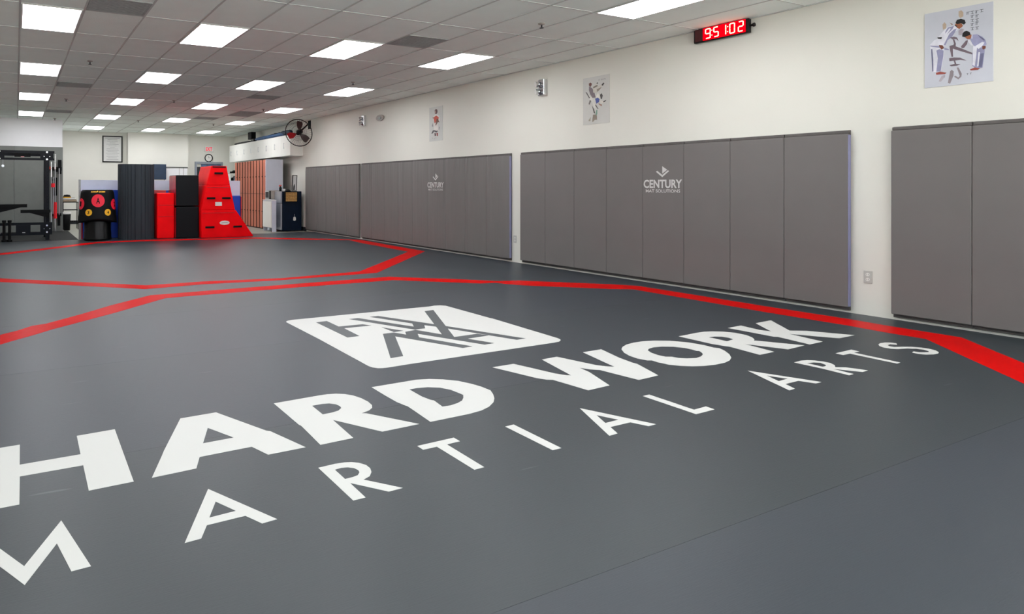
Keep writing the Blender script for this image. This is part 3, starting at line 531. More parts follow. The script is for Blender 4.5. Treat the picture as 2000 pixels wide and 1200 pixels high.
obj('lens', MB().prism(disc(13.31, 2.79, .06, 20, .03), [], wx3, .035, .055), M_vent, t, bevel=.008)

def outlet(yc, zc, label):
    t = thing('wall_outlet', label, 'outlet', (W - .004, yc, zc - .06), 'white wall outlets')
    obj('cover_plate', MB().box(W - .007, W - .001, yc - .037, yc + .037, zc - .06, zc + .06), MATS.get('grey white outlet plate') or mat('grey white outlet plate', 'bdbcb6', .4, var=.01), t, bevel=.003)
    for z in (.024, -.024):
        r = obj('socket', MB().prism(disc(yc, zc + z, .017, 20, .016), [], wx3, .0072, .0095), M_cab, t)
        obj('slot', MB().prism(rect(yc - .009, yc - .006, zc + z - .006, zc + z + .006), [], wx3, .0096, .0099).prism(rect(yc + .006, yc + .009, zc + z - .006, zc + z + .006), [], wx3, .0096, .0099), M_dark, r)
outlet(3.515, .37, 'white double outlet low on the wall between the long and nearest mat runs')
outlet(8.71, .38, 'white double outlet in the narrow gap between middle and long mat runs')
t = thing('light_switch', 'white light switch on the wall behind the framed picture', 'switch', (W - .004, 18.43, 1.4))
obj('cover_plate', MB().box(W - .007, W - .001, 18.36, 18.50, 1.39, 1.53), M_plw, t, bevel=.003)
obj('toggle', MB().box(W - .016, W - .0072, 18.42, 18.44, 1.445, 1.475), M_cab, t)

# red digital wall clock
t = thing('digital_clock', 'black digital wall clock glowing red and reading 9:51:02', 'clock', (W - .04, 5.0, 2.96))
body = MB().box(W - .075, W - .02, 4.665, 5.355, 2.958, 3.121)
obj('case', body, M_blk, t, bevel=.014)
obj('lens', MB().box(W - .079, W - .0755, 4.70, 5.225, 2.972, 3.116), M_glow, t)
obj('unlit_lens', MB().box(W - .079, W - .0755, 5.227, 5.33, 2.975, 3.112), mat('unlit dark red lens', '4a1a1e', .3), t)
obj('mounting_bracket', MB().box(W - .02, W - .001, 4.72, 5.30, 3.0, 3.09), M_blk, t)
obj('knob', MB().cyl((W - .045, 4.664, 3.04), (W - .045, 4.63, 3.04), .012).cyl((W - .045, 4.63, 3.04), (W - .045, 4.615, 3.04), .022), M_blk, t)
SEG = {'9': 'abcdfg', '5': 'acdfg', '1': 'bc', '0': 'abcdef', '2': 'abdeg'}
def digit(mb, ch, ul, ur, vb, vt):
    s = .0062; sg = SEG[ch]; vm = (vb + vt) / 2; g_ = .0025
    def bar(u0, u1, v0, v1): mb.prism(rect(min(u0, u1), max(u0, u1), min(v0, v1), max(v0, v1)), [], wx3, .0795, .0805)
    if 'a' in sg: bar(ul - s, ur + s, vt - s, vt + s)
    if 'd' in sg: bar(ul - s, ur + s, vb - s, vb + s)
    if 'g' in sg: bar(ul - s, ur + s, vm - s, vm + s)
    if 'f' in sg: bar(ul - s, ul + s, vm + g_, vt)
    if 'e' in sg: bar(ul - s, ul + s, vb, vm - g_)
    if 'b' in sg: bar(ur - s, ur + s, vm + g_, vt)
    if 'c' in sg: bar(ur - s, ur + s, vb, vm - g_)
for ch, ul, ur in (('9', 5.19, 5.13), ('5', 5.083, 5.028), ('1', 4.99, 4.935), ('0', 4.885, 4.828), ('2', 4.782, 4.726)):
    mb = MB(); digit(mb, ch, ul, ur, 2.992, 3.100)
    obj('digit', mb, M_seg, t)
mb = MB()
for u, v in ((5.108, 3.075), (5.108, 3.018), (4.911, 3.075), (4.911, 3.018)): mb.prism(disc(u, v, .006, 12), [], wx3, .0795, .0805)
obj('colon', mb, M_seg, t)

# ------------------------------------------------------------------ wall fan
fc = Vector((6.72, 16.9, 2.695)); nrm = Vector((-.66, -.78, -.38)).normalized()
side = nrm.cross(Vector((0, 0, 1))).normalized(); upv = side.cross(nrm)
RF = .372
def fp(u, v, d): return fc + side * u + upv * v + nrm * d
t = thing('wall_fan', 'black caged fan on the long wall above the white cabinets', 'fan', (W - .02, 17.15, 2.6))
def ring(mb, r, d, tr, n=48, m=6):
    vs = []; fs = []
    for i in range(n):
        a = 2*PI*i/n
        for k in range(m):
            b = 2*PI*k/m; rr = r + tr * math.cos(b)
            vs.append(fp(rr * math.cos(a), rr * math.sin(a), d + tr * math.sin(b)))
    for i in range(n):
        for k in range(m): fs.append((i*m+k, ((i+1) % n)*m+k, ((i+1) % n)*m+(k+1) % m, i*m+(k+1) % m))
    mb.add(vs, fs, True)
cg = MB(); ring(cg, RF, 0, .013)
obj('rim', cg, M_blk, t)
for nm, dd in (('front_guard', .075), ('rear_guard', -.09)):
    cw = MB(); ring(cw, .20, dd * .8, .0022); ring(cw, .09, dd, .003)
    for i in range(36):
        a = 2*PI*i/36; ca, sa = math.cos(a), math.sin(a)
        cw.tube([fp(.06*ca, .06*sa, dd), fp(.20*ca, .20*sa, dd*.8), fp(.31*ca, .31*sa, dd*.45), fp(RF*ca, RF*sa, 0)], .0016, 5)
    obj(nm, cw, M_blk, t)
obj('hub', MB().cyl(fp(0, 0, .03), fp(0, 0, .085), .055, 24, .045), M_blk, t)
M_blade = mat('dark brown fan blade', '3a2c2a', .4, .5); M_bred = mat('red fan blade', 'a3161c', .4)
for a0, mm in ((103, M_blade), (223, M_blade), (-17, M_bred)):
    bl = MB(); vs = []; n = 8
    for k in range(n + 1):
        r = .05 + .28 * k / n; wd = math.radians(13 + 10 * math.sin(PI * k / n) )
        for s_ in (-1, 1):
            a = math.radians(a0) + s_ * wd
            for dz in (-.002, .002): vs.append(fp(r*math.cos(a), r*math.sin(a), s_*.022 + dz))
    fs = []
    for k in range(n):
        o = 4*k
        fs += [(o, o+4, o+6, o+2), (o+1, o+3, o+7, o+5), (o, o+1, o+5, o+4), (o+2, o+6, o+7, o+3)]
    fs += [(0, 2, 3, 1), (4*n, 4*n+1, 4*n+3, 4*n+2)]
    obj('blade', bl.add(vs, fs), mm, t)
obj('motor', MB().cyl(fp(0, 0, -.02), fp(0, 0, -.17), .075, 24, .065), M_matt, t)
we = fp(0, 0, -.82)
obj('wall_bracket', MB().tube([fp(0, 0, -.17), we], .022).box(W - .012, W - .001, we.y - .09, we.y + .09, we.z - .12, min(we.z + .12, ROOM_TOP - .02)), M_matt, t)

# ------------------------------------------------------------------ white overhead cabinets
yy = [17.97 + .769 * k for k in range(9)]
hy = [18.44, 19.22, 19.99, 20.76, 21.52, 22.29, 23.09, 23.85]
for k in range(8):
    a, b = yy[k], yy[k+1]
    lab = 'white wall cabinet with one vertical handle, %s from the fan' % (ordinal(k) if k else 'nearest one')
    t = thing('wall_cabinet', lab, 'wall cabinet', (7.08, (a+b)/2, 2.135), 'white wall cabinets above the lockers')
    obj('body', MB().box(6.912, W - .001, a + .001, b - .001, 2.135, 2.735), M_cab, t)
    d = obj('door', MB().box(6.889, 6.911, a + .002, b - .002, 2.137, 2.733), M_cab, t, bevel=.002)
    obj('handle', MB().cyl((6.862, hy[k], 2.35), (6.862, hy[k], 2.52), .007, 8).cyl((6.862, hy[k], 2.37), (6.889, hy[k], 2.37), .005, 8).cyl((6.862, hy[k], 2.50), (6.889, hy[k], 2.50), .005, 8), M_steel, d)
# what lies on top of them
t = thing('speaker', 'small black box-shaped speaker standing on the white wall cabinets', 'speaker', (7.0, 21.75, 2.736))
obj('cabinet', MB().box(6.90, 7.06, 21.58, 21.95, 2.83, 3.07), M_matt, t, bevel=.01)
obj('stand', MB().box(6.92, 7.04, 21.4, 21.7, 2.736, 2.83), M_blk, t, bevel=.01)
t = thing('pad_bag', 'long blue bag lying along the top of the white wall cabinets', 'bag', (7.0, 19.6, 2.736))
mb = MB()
def lump(mb, x, z, y0, y1, rx, rz, n=14, k=16, wob=.12):
    vs = []
    for i in range(n + 1):
        f = i / n; e = min(1, 4.5 * min(f, 1 - f) + .35) ** .5; y = y0 + (y1 - y0) * f
        for j in range(k):
            a = 2*PI*j/k; q = 1 + wob * random.uniform(-1, 1)
            vs.append((x + rx*e*math.cos(a)*q, y, z + rz*e*math.sin(a)*q))
    fs = [(i*k+j, i*k+(j+1) % k, (i+1)*k+(j+1) % k, (i+1)*k+j) for i in range(n) for j in range(k)]
    fs += [tuple(range(k))[::-1], tuple(n*k + j for j in range(k))]
    mb.add(vs, fs, True)
lump(mb, 6.975, 2.80, 18.35, 21.3, .08, .055)
obj('body', mb, mat('dusty blue fabric', '355a86', .6, var=.25, scale=9, bump=.5, bscale=20), t)
mb = MB(); lump(mb, 6.975, 2.82, 18.1, 18.9, .075, .07); obj('end_cap', mb, mat('dark navy fabric', '13283f', .6, var=.2, scale=9), t)
mb = MB(); lump(mb, 7.0, 2.775, 21.98, 23.7, .10, .035)
tag(obj('pad_bundle', mb, mat('dark grey fabric', '3a3a3a', .7, var=.3, scale=9)), 'flat dark bundle lying at the far end of the white wall cabinets', 'bundle')
mb = MB(); lump(mb, 7.19, 2.84, 19.4, 20.5, .06, .085)
tag(obj('glove_bag', mb, M_matt), 'small black bag lying behind the long blue bag on the wall cabinets', 'bag')

# ------------------------------------------------------------------ lockers
LW = (22.15 - 18.98) / 11
for k in range(11):
    a, b = 18.98 + LW*k, 18.98 + LW*(k+1)
    lab = 'brown two-door locker beside the pale end panel' if k == 0 else 'brown two-door locker, %s from the pale end panel' % ordinal(k)
    if k == 10: lab = 'brown two-door locker at the far end of the locker row'
    t = thing('locker', lab, 'locker', (6.76, (a+b)/2, ZF), 'brown lockers in a row')
    obj('body', MB().box(6.54, 7.02, a + .001, b - .001, ZF, 2.05), mat('gap shade locker carcass', '3a1c14', .7) if k == 0 else MATS['gap shade locker carcass'], t)  # carcass coloured dark to imitate shade between the doors
    obj('gap_shade_strip', MB().box(6.503, 6.5395, a + .0005, a + .0085, .02, 2.048).box(6.515, 6.5395, a + .0085, b - .001, 1.0305, 1.0395), MATS['gap shade locker carcass'], t)  # raised dark strips stand in for the shaded door gaps
    for z0, z1, zl in ((.02, 1.03, .515), (1.04, 2.048, 1.55)):
        d = obj('door', MB().box(6.52, 6.539, a + .009, b - .001, z0, z1), M_brn, t, bevel=.003)
        obj('lock', MB().cyl((6.519, a + .035, zl), (6.50, a + .035, zl), .018, 12), M_matt, d)
        if z0 < 1: obj('latch', MB().box(6.512, 6.5195, a + .025, a + .045, zl - .09, zl - .03), M_matt, d)
tag(obj('end_panel', MB().box(6.50, 7.03, 18.93, 18.975, ZF, 2.055), M_lav, bevel=.003), 'tall pale lilac end panel closing off the brown lockers', 'end panel')

# ------------------------------------------------------------------ fridge corner
t = thing('fridge', 'dark-sided fridge with silver freezer and fridge doors beside the mats', 'fridge', (6.9, 18.1, ZF))
obj('body', MB().box(6.61, 7.19, 17.86, 18.36, ZF + .02, 1.115), M_fri, t, bevel=.01)
fz = obj('freezer_door', MB().box(6.56, 6.608, 17.86, 18.36, .785, 1.112), M_sil, t, bevel=.008)
fd = obj('fridge_door', MB().box(6.56, 6.608, 17.86, 18.36, .03, .775), M_sil, t, bevel=.008)
obj('handle', MB().box(6.535, 6.56, 18.27, 18.33, .80, .83), M_blk, fz)
obj('handle', MB().box(6.535, 6.56, 18.24, 18.33, .72, .76), M_blk, fd)
t = thing('shoe_cabinet', 'narrow white cabinet with open foot standing before the fridge door', 'cabinet', (6.34, 18.17, ZF))
obj('body', MB().box(6.29, 6.41, 17.80, 17.82, ZF, .862).box(6.29, 6.41, 18.53, 18.55, ZF, .862).box(6.29, 6.41, 17.82, 18.53, .10, .862), M_lav, t, bevel=.002)
obj('door', MB().box(6.272, 6.289, 17.825, 18.545, .11, .84), M_cab, t, bevel=.003)
obj('top', MB().box(6.27, 6.415, 17.79, 18.56, .8625, .88), M_cab, t, bevel=.003)
t = thing('microwave', 'grey microwave oven behind the narrow white cabinet', 'microwave', (6.66, 18.62, .885))
obj('body', MB().box(6.47, 6.85, 18.40, 18.86, .885, 1.14), M_oval, t, bevel=.008)
d = obj('door', MB().box(6.452, 6.469, 18.53, 18.855, .895, 1.13), M_steel, t)
obj('window', MB().box(6.447, 6.4515, 18.57, 18.82, .93, 1.10), M_dark, d)
obj('control_panel', MB().box(6.452, 6.469, 18.405, 18.525, .895, 1.13), M_blk, t)
tag(obj('side_stand', MB().box(6.46, 6.86, 18.39, 18.87, ZF, .884), M_lav, bevel=.004), 'pale stand beneath the grey microwave, mostly hidden by white cabinet', 'stand')
# basket hung on the fridge side
t = thing('wicker_basket', 'tan wicker basket hung on the side of the fridge', 'basket', (6.85, 17.80, .84))
bk = MB()
for r in range(6):
    z = .845 + r * .042
    bk.box(6.68, 7.0, 17.745, 17.757, z, z + .034).box(6.68, 6.69, 17.757, 17.845, z, z + .034).box(6.99, 7.0, 17.757, 17.845, z, z + .034)
for c_ in range(7):
    x = 6.69 + c_ * .05
    bk.box(x, x + .012, 17.740, 17.745, .84, 1.09)
bk.box(6.68, 7.0, 17.745, 17.845, .838, .845)
obj('weave', bk, M_wick, t)
obj('hanging_frame', MB().box(6.655, 6.676, 17.76, 17.855, .82, 1.12).box(7.004, 7.025, 17.76, 17.855, .82, 1.12).box(6.676, 7.004, 17.846, 17.856, .82, 1.12), M_matt, t)
t = thing('key_tag', 'white tag hanging low on the side of the fridge', 'tag', (6.97, 17.85, .28))
obj('card', MB().prism([(6.93, .30), (6.97, .28), (7.01, .30), (7.012, .36), (6.99, .40), (6.94, .39)], [], lambda u, v, d: (u, 17.85 - d, v), .0, .008), M_plw, t)
obj('hook', MB().tube([(6.97, 17.846, .39), (6.965, 17.846, .45), (6.975, 17.85, .47)], .004, 6), M_steel, t)
# on the fridge
t = thing('picture_frame', 'black framed picture leaning upright on top of the fridge', 'picture frame', (7.03, 18.15, 1.116))
a = Vector((6.955, 18.13, 1.118)); 
def pfp(u, v, d): return (6.955 + u * .93 + d * .3 + v * .10, 18.02 + u * .30 - d * .9 + v * .12, 1.131 + v)
fm = MB().prism(rect(0, .17, 0, .45), [rect(.018, .152, .018, .432)], pfp, -.012, .012)
obj('frame', fm, M_blk, t)
obj('picture', MB().prism(rect(.019, .151, .019, .431), [], pfp, -.008, .002), M_paper, t)
obj('figure', MB().prism([(.05, .02), (.10, .02), (.105, .12), (.085, .19), (.07, .19), (.05, .12)], [], pfp, .0025, .004), M_dark, t)
t = thing('bowl', 'black upturned bowl lying on top of the fridge', 'bowl', (6.82, 18.02, 1.116))
obj('shell', MB().lathe((6.82, 18.02, 1.116), [(.0, .062), (.05, .058), (.085, .036), (.105, .0), (.10, .0), (0, .0)], 24), M_blk, t)
t = thing('spray_bottle', 'dark bottle with a red top standing on the fridge', 'bottle', (6.68, 18.2, 1.116))
obj('bottle', MB().lathe((6.68, 18.2, 1.116), [(0, 0), (.035, 0), (.038, .09), (.02, .13), (.015, .15), (0, .15)], 16), M_blk, t)
obj('trigger', MB().box(6.655, 6.71, 18.185, 18.215, 1.267, 1.30).box(6.64, 6.656, 18.19, 18.21, 1.25, 1.30), mat('coral red plastic', 'd86058', .4), t)
t = thing('cup', 'small white cup on top of the fridge beside the bowl', 'cup', (6.70, 17.95, 1.116))
obj('wall', MB().lathe((6.70, 17.95, 1.116), [(0, 0), (.025, 0), (.033, .07), (.029, .07), (.022, .005), (0, .005)], 16), M_plw, t)

# ------------------------------------------------------------------ back wall
def by3(Y):
    return lambda u, v, d: (u, Y - d, v)
B = by3(YB)
t = thing('framed_notice', 'large black framed printed notice high on the back wall', 'framed notice', (2.96, YB - .01, 2.09))
obj('frame', MB().prism(rect(2.63, 3.29, 2.09, 3.01), [rect(2.67, 3.25, 2.13, 2.97)], B, .001, .03), M_blk, t)
obj('sheet', MB().prism(rect(2.671, 3.249, 2.131, 2.969), [], B, .001, .012), M_paper, t)
mb = MB()
rows_ = [.30, .2, .22, .12, .25, .16, .10, .24, .26, .2, .27, .22, .25, .18, .24]
for k, wd in enumerate(rows_):
    z = 2.92 - k * .052
    mb.prism(rect(2.96 - wd * .8, 2.96 + wd * .8, z, z + (.018 if k < 2 else .010)), [], B, .0122, .0128)
obj('printed_lines', mb, M_txt, t)
t = thing('exit_sign', 'white exit sign with red letters above the wall clock', 'sign', (6.30, YB - .02, 2.54))
obj('housing', MB().prism(rect(6.15, 6.46, 2.545, 2.735), [], B, .001, .045), M_plw, t, bevel=.006)
mb = MB(); put_text(mb, 'EXIT', 6.19, 6.42, 2.575, 2.71, B, .03, .0455); obj('lettering', mb, M_exit, t)
t = thing('wall_clock', 'round black rimmed wall clock above the back doorway', 'clock', (6.30, YB - .02, 2.17))
obj('rim', MB().prism(disc(6.30, 2.31, .15, 40), [disc(6.30, 2.31, .122, 40)], B, .001, .04), M_matt, t)
obj('face', MB().prism(disc(6.30, 2.31, .121, 40), [], B, .001, .02), M_plw, t)
obj('hand', MB().prism(rect(6.296, 6.304, 2.31, 2.39), [], B, .0205, .023), M_dark, t)
obj('hand', MB().prism([(6.30, 2.305), (6.36, 2.335), (6.357, 2.343), (6.30, 2.315)], [], B, .0235, .026), M_dark, t)
# doorway
f = MB().prism(rect(5.79, 6.82, ZF, 2.17), [rect(5.86, 6.75, ZF + .001, 2.09)], B, .001, .06)
dr = struct('door_1', f, mat('grey door frame', '8c929c', .5))
struct('door_leaf', MB().prism(rect(5.861, 6.02, ZF + .01, 1.98), [], B, .002, .05), M_dark, parent=dr)
struct('door_glass', MB().prism(rect(6.021, 6.749, ZF + .01, 2.085), [], B, .002, .01), mat('dusky blue interior', '4a6484', .3, var=.5, scale=5), parent=dr)
# white board on the projecting wall, with its dark top rail
BP = by3(YB - .4)
t = thing('hanging_rail', 'thin dark metal rail with white board on the projecting back wall', 'rail', (5.0, YB - .42, 1.40))
obj('rail', MB().prism(rect(4.60, 5.44, 1.925, 1.95), [], BP, .03, .055), M_matt, t)
obj('board', MB().prism(rect(4.62, 5.42, 1.42, 1.92), [], BP, .001, .028), M_white, t)
obj('upright', MB().prism(rect(5.285, 5.30, 1.42, 1.924), [], BP, .03, .04).prism(rect(5.14, 5.15, 1.42, 1.924), [], BP, .03, .04), M_oval, t)
t = thing('wall_monitor', 'dark blue grey monitor seen just right of the tall rolled mat', 'monitor', (4.35, 24.1, 1.50))
obj('screen', MB().box(4.20, 4.655, 24.16, 24.22, 1.50, 2.035), mat('blue black screen', '1a3048', .25, var=.2, scale=4), t, bevel=.01)
obj('bracket', MB().box(4.36, 4.44, 24.221, 24.398, 1.70, 1.82), M_matt, t)
obj('cable', MB().tube([(4.6, 24.19, 1.50), (4.605, 24.19, 1.44), (4.6, 24.2, 1.40)], .008, 6), M_matt, t)
# shelf by the far end of the lockers
t = thing('wall_shelf', 'small white shelf unit beyond the lockers', 'shelf', (6.84, 23.4, 1.2))
obj('frame', MB().box(6.70, 6.98, 23.35, 23.65, 1.40, 1.42).box(6.70, 6.98, 23.35, 23.65, 1.70, 1.72).box(6.70, 6.72, 23.35, 23.65, ZF, 1.72).box(6.96, 6.98, 23.35, 23.65, ZF, 1.72), M_cab, t)
t = thing('shoe', 'pair of black shoes on the small white shelf, seen past the red stack', 'shoes', (6.85, 23.4, 1.721))
mb = MB(); lump(mb, 6.78, 1.76, 23.36, 23.62, .035, .035, 8, 10, .05); obj('shoe_upper', mb, M_matt, t)
mb = MB(); lump(mb, 6.87, 1.78, 23.36, 23.62, .04, .055, 8, 10, .05); obj('shoe_upper', mb, M_matt, t)
mb = MB(); lump(mb, 6.80, 1.50, 23.38, 23.6, .04, .075, 8, 10, .1)
tag(obj('helmet', mb, M_matt), 'small dark item on the lower level of the white shelf', 'gear')
mb = MB(); lump(mb, 6.88, 1.53, 23.38, 23.6, .035, .10, 8, 10, .1)
tag(obj('grey_bag', mb, mat('grey cloth', '8b8f9a', .7, var=.2, scale=20)), 'grey cloth item beside the dark one on the white shelf', 'bag')

# ------------------------------------------------------------------ low white divider with blue pads, behind the stacked gear
t = thing('low_divider', 'long low white divider board standing behind the stacked gear', 'divider', (3.35, 17.7, ZF))
obj('board', MB().box(1.385, 5.33, 17.64, 17.72, ZF, 1.408), M_bwht, t, bevel=.004)
obj('end_post', MB().box(1.345, 1.384, 17.63, 17.73, ZF, 1.42), M_vent, t)
def blue_pad(x0, x1, z1, label, edge_x):
    t = thing('blue_pad', label, 'mat', ((x0+x1)/2, 17.6, ZF), 'blue vinyl mats against the white divider')
    obj('body', MB().box(x0, x1, 17.52, 17.635, ZF, z1), M_blue, t, bevel=.02)
    obj('edge', MB().box(edge_x - .012, edge_x + .012, 17.525, 17.63, ZF, z1 - .03), M_redd, t)
blue_pad(1.42, 2.45, 1.17, 'blue vinyl mat standing behind the black torso bag', 1.405)
blue_pad(4.62, 5.31, 1.01, 'blue vinyl mat standing behind the red stack, near the lockers', 5.325)
t = thing('red_pad', 'red mat standing behind the short red block', 'mat', (3.2, 17.3, 0))
obj('body', MB().box(2.98, 3.385, 17.10, 17.24, 0, 1.165), M_redd, t, bevel=.012)
obj('blue_patch', MB().box(3.285, 3.345, 17.085, 17.099, 1.09, 1.155), M_blue, t)

# ------------------------------------------------------------------ torso training bag
cx, cy = 1.690, 16.90
t = thing('torso_bag', 'black freestanding torso training bag with red A and yellow number targets', 'training bag', (cx, cy, 0))
obj('base', MB().lathe((cx, cy, 0), [(0, 0), (.295, 0), (.31, .02), (.31, .05), (.30, .07), (.298, .20), (.29, .21), (.29, .44), (.28, .46), (0, .46)], 48), M_shine, t)
cam_dir = Vector((-cx, -cy, 0)).normalized(); tang = Vector((-cam_dir.y, cam_dir.x, 0))
def shell(ph, z, d=0):
    # radius grows towards the hem, rounds in at the shoulders
    f = (z - .40) / .78
    r = .425 - .07 * f
    if f > .86: r *= math.sqrt(max(0, 1 - ((f - .86) / .34) ** 2)) if f < 1.2 else 0
    r += d
    dirv = cam_dir * math.cos(ph) * .82 + tang * math.sin(ph)
    return Vector((cx, cy, z)) + dirv * r
n, m = 48, 20; vs = []
for k in range(m + 1):
    for i in range(n):
        ph = 2*PI*i/n
        hem = .40 + .085 * max(0, math.cos(ph)) ** 2
        z = hem + (1.175 - hem) * k / m
        vs.append(shell(ph, z))
fs = [(k*n+i, k*n+(i+1) % n, (k+1)*n+(i+1) % n, (k+1)*n+i) for k in range(m) for i in range(n)] + [tuple(m*n + i for i in range(n)), tuple(range(n))[::-1]]
obj('torso_pad', MB().add(vs, fs, True), mat('black bag vinyl', '08090b', .55, var=.12, spec=.2), t)
def patch(mb, ph0, z0, r, n=28, d=.004):
    R_ = .39
    pts = [shell(ph0, z0, d)]; K = 6
    for k in range(1, K + 1):
        for i in range(n):
            a = 2*PI*i/n; pts.append(shell(ph0 + r*k/K*math.cos(a)/R_, z0 + r*k/K*math.sin(a), d))
    fs = [(0, 1 + i, 1 + (i+1) % n) for i in range(n)]
    for k in range(K - 1):
        o = 1 + k*n; fs += [(o + i, o + n + i, o + n + (i+1) % n, o + (i+1) % n) for i in range(n)]
    mb.add(pts, fs, True)
for ph, z, r, c, ch in ((.03, .925, .148, M_rdp, 'A'), (-.49, .655, .078, M_ylw, '3'), (.58, .655, .078, M_ylw, '4'), (-1.15, .85, .13, M_rdp, '1'), (1.15, .84, .125, M_rdp, '2')):
    mb = MB(); patch(mb, ph, z, r); tg = obj('target', mb, c, t)
    h = r * .45; wd = h * .60
    tx = MB(); put_text(tx, ch, -wd, wd, -h, h, lambda u, v, d, ph=ph, z=z: shell(ph + u/.39, z + v, .013), .02)
    obj('mark', tx, M_matt, tg)
mb = MB()
for k in range(11):     # the unreadable yellow lettering along the top
    if k == 5: continue
    u = -.2 + k * .04
    mb.add([shell(u * 2.0 + a / .39, 1.115 + b, .006) for a, b in ((0, 0), (.024, 0), (.03, .026), (.006, .026))], [(0, 1, 2, 3)])
mb.add([shell(a / .39, 1.125 + b, .006) for a, b in ((-.012, 0), (.016, 0), (.004, .04))], [(0, 1, 2)])
obj('yellow_lettering', mb, M_ylw, t)

# ------------------------------------------------------------------ tall rolled mat
rx, ry = 2.548, 16.88
t = thing('rolled_mat', 'tall dark grey ribbed mat rolled up and standing on end', 'rolled mat', (rx, ry, 0))
def rollp(a, r):
    e = .72
    c_, s_ = math.cos(a), math.sin(a)
    return rx + r * math.copysign(abs(c_) ** e, c_), ry + r * .78 * math.copysign(abs(s_) ** e, s_)
prof = []; NR = 34
for i in range(NR * 6):
    a = 2*PI*i/(NR*6); ph = (i % 6) / 6
    r = .408 - (.016 if i % 6 == 0 else 0)
    prof.append(rollp(a, r))
mb = MB().prism(prof, [], lambda u, v, d: (u, v, d), 0, 1.775)
obj('outer_wrap', mb, M_foam, t)
mb = MB()
for turn in range(3):
    r1 = .40 - turn * .07; rr = [rollp(2*PI*i/60, r1) for i in range(60)]; r2 = [rollp(2*PI*i/60, r1 - .012) for i in range(60)]
    mb.prism(rr, [r2], lambda u, v, d: (u, v, d), 1.7755, 1.779)
obj('spiral_edge', mb, M_matt, t)

# ------------------------------------------------------------------ foam blocks
t = thing('foam_block', 'short upright red foam block between rolled mat and black blocks', 'foam block', (3.19, 16.85, 0))
obj('body', MB().box(2.985, 3.39, 16.6, 17.06, 0, 1.095), M_red, t, bevel=.02)
obj('seam', MB().box(3.0, 3.375, 16.596, 16.6015, .80, .808).box(3.0, 3.375, 16.596, 16.6015, .53, .538), M_redd, t)
for z0, z1, lab in ((0, .765, 'black foam block with red side, lower of the two stacked'), (.775, 1.53, 'black foam block with red side, upper of the two stacked')):
    t = thing('foam_block', lab, 'foam block', (3.69, 16.9, z0), 'stacked black foam blocks')
    obj('body', MB().box(3.41, 3.952, 16.5, 17.3, z0 + .003, z1 - .003), M_box, t, bevel=.018)
    obj('side_panel', MB().box(3.402, 3.4095, 16.53, 17.28, z0 + .02, z1 - .02), M_redd, t, bevel=.003)

# ------------------------------------------------------------------ three-part red obstacle
def tz(Y0, Y1):
    return lambda u, v, d: (u, Y0 + d * (Y1 - Y0), v)
Z3 = tz(16.3, 17.38)
secs = [([(3.968, 0), (5.265, 0), (5.255, .035), (4.83, .655), (4.80, .672), (3.962, .672)], 'bottom wide part of the red vault obstacle, with white oval badge', 0),
        ([(3.962, .6735), (4.80, .6735), (4.675, 1.279), (4.09, 1.279)], 'middle part of the red vault obstacle, with small white label', .68),
        ([(4.092, 1.2805), (4.673, 1.2805), (4.585, 1.755), (4.205, 1.755)], 'tapered top part of the red vault obstacle', 1.28)]
hd = [[(4.064, 4.28, .26), (4.755, 4.97, .26)], [(4.099, 4.303, .966), (4.474, 4.682, .966)], [(4.285, 4.495, 1.574)]]
Zd = by3(16.3)
for k, (poly, lab, zz) in enumerate(secs):
    t = thing('vault_section', lab, 'foam block', (4.45, 16.8, zz), 'red vault obstacle parts')
    obj('body', MB().prism(poly, [], Z3, 0, 1), M_red, t, bevel=.014)
    for u0, u1, v in hd[k]:
        obj('handle', MB().prism(rect(u0, u1, v - .022, v + .022), [], Zd, .001, .012).prism(rect(u0 + .02, u1 - .02, v - .012, v + .012), [], Zd, .012, .03), M_matt, t, bevel=.004)
    if k < 2:
        a, b = (3.99, 4.78) if k == 0 else (4.10, 4.66)
        z = .60 if k == 0 else 1.225
        obj('seam', MB().prism(rect(a, b, z, z + .012), [], Zd, -.001, .004), M_redd, t)
    if k == 0:
        lg = obj('badge', MB().prism(disc(4.535, .361, .124, 32, .052), [], Zd, .001, .004), M_plw, t)
        obj('badge_mark', MB().prism([(4.46, .352), (4.61, .364), (4.61, .376), (4.46, .364)], [], Zd, .0042, .0052), M_txt, lg)
    if k == 1: obj('label', MB().prism(rect(4.303, 4.466, .778, .872), [], Zd, .001, .004), M_plw, t)
    if k == 2: obj('top_strap', MB().prism(rect(4.235, 4.565, 1.715, 1.745), [], Zd, .001, .006), M_matt, t)

# ------------------------------------------------------------------ power rack
t = thing('power_rack', 'black power rack with cross beams and spotter arms at far left', 'power rack', (.18, 18.0, .003))
RX0, RX1, RYF, RYB = -.42, .61, 17.40, 18.60
for x in (RX0 - .085, RX1):
    for yv in (RYF, RYB - .08):
        p = MB().box(x, x + .085, yv, yv + .08, .004, 2.08)
        po = obj('upright', p, M_navy, t, bevel=.004)
        hl = MB()
        for q in range(24): hl.cyl((x + .0425, yv - .001, .25 + q * .07), (x + .0425, yv + .002, .25 + q * .07), .010, 8)
        obj('hole', hl, M_matt, po)
        obj('foot_plate', MB().box(x - .03, x + .115, yv - .03, yv + .11, .0035, .012), M_navy, t)
for z0, z1 in ((2.02, 2.08), (1.86, 1.91)):
    obj('top_beam', MB().box(RX0 - .09, RX1 + .19, RYF - .012, RYF - .001, z0, z1), M_navy, t)
obj('top_gusset', MB().box(RX1 - .11, RX1 + .17, RYF - .02, RYF - .013, 1.86, 2.08), M_navy, t)
obj('top_gusset', MB().box(RX0 - .09, RX0 + .19, RYF - .02, RYF - .013, 1.86, 2.08), M_navy, t)
obj('nameplate', MB().box(-.03, .30, RYF - .016, RYF - .002, 1.93, 2.015), M_matt, t)
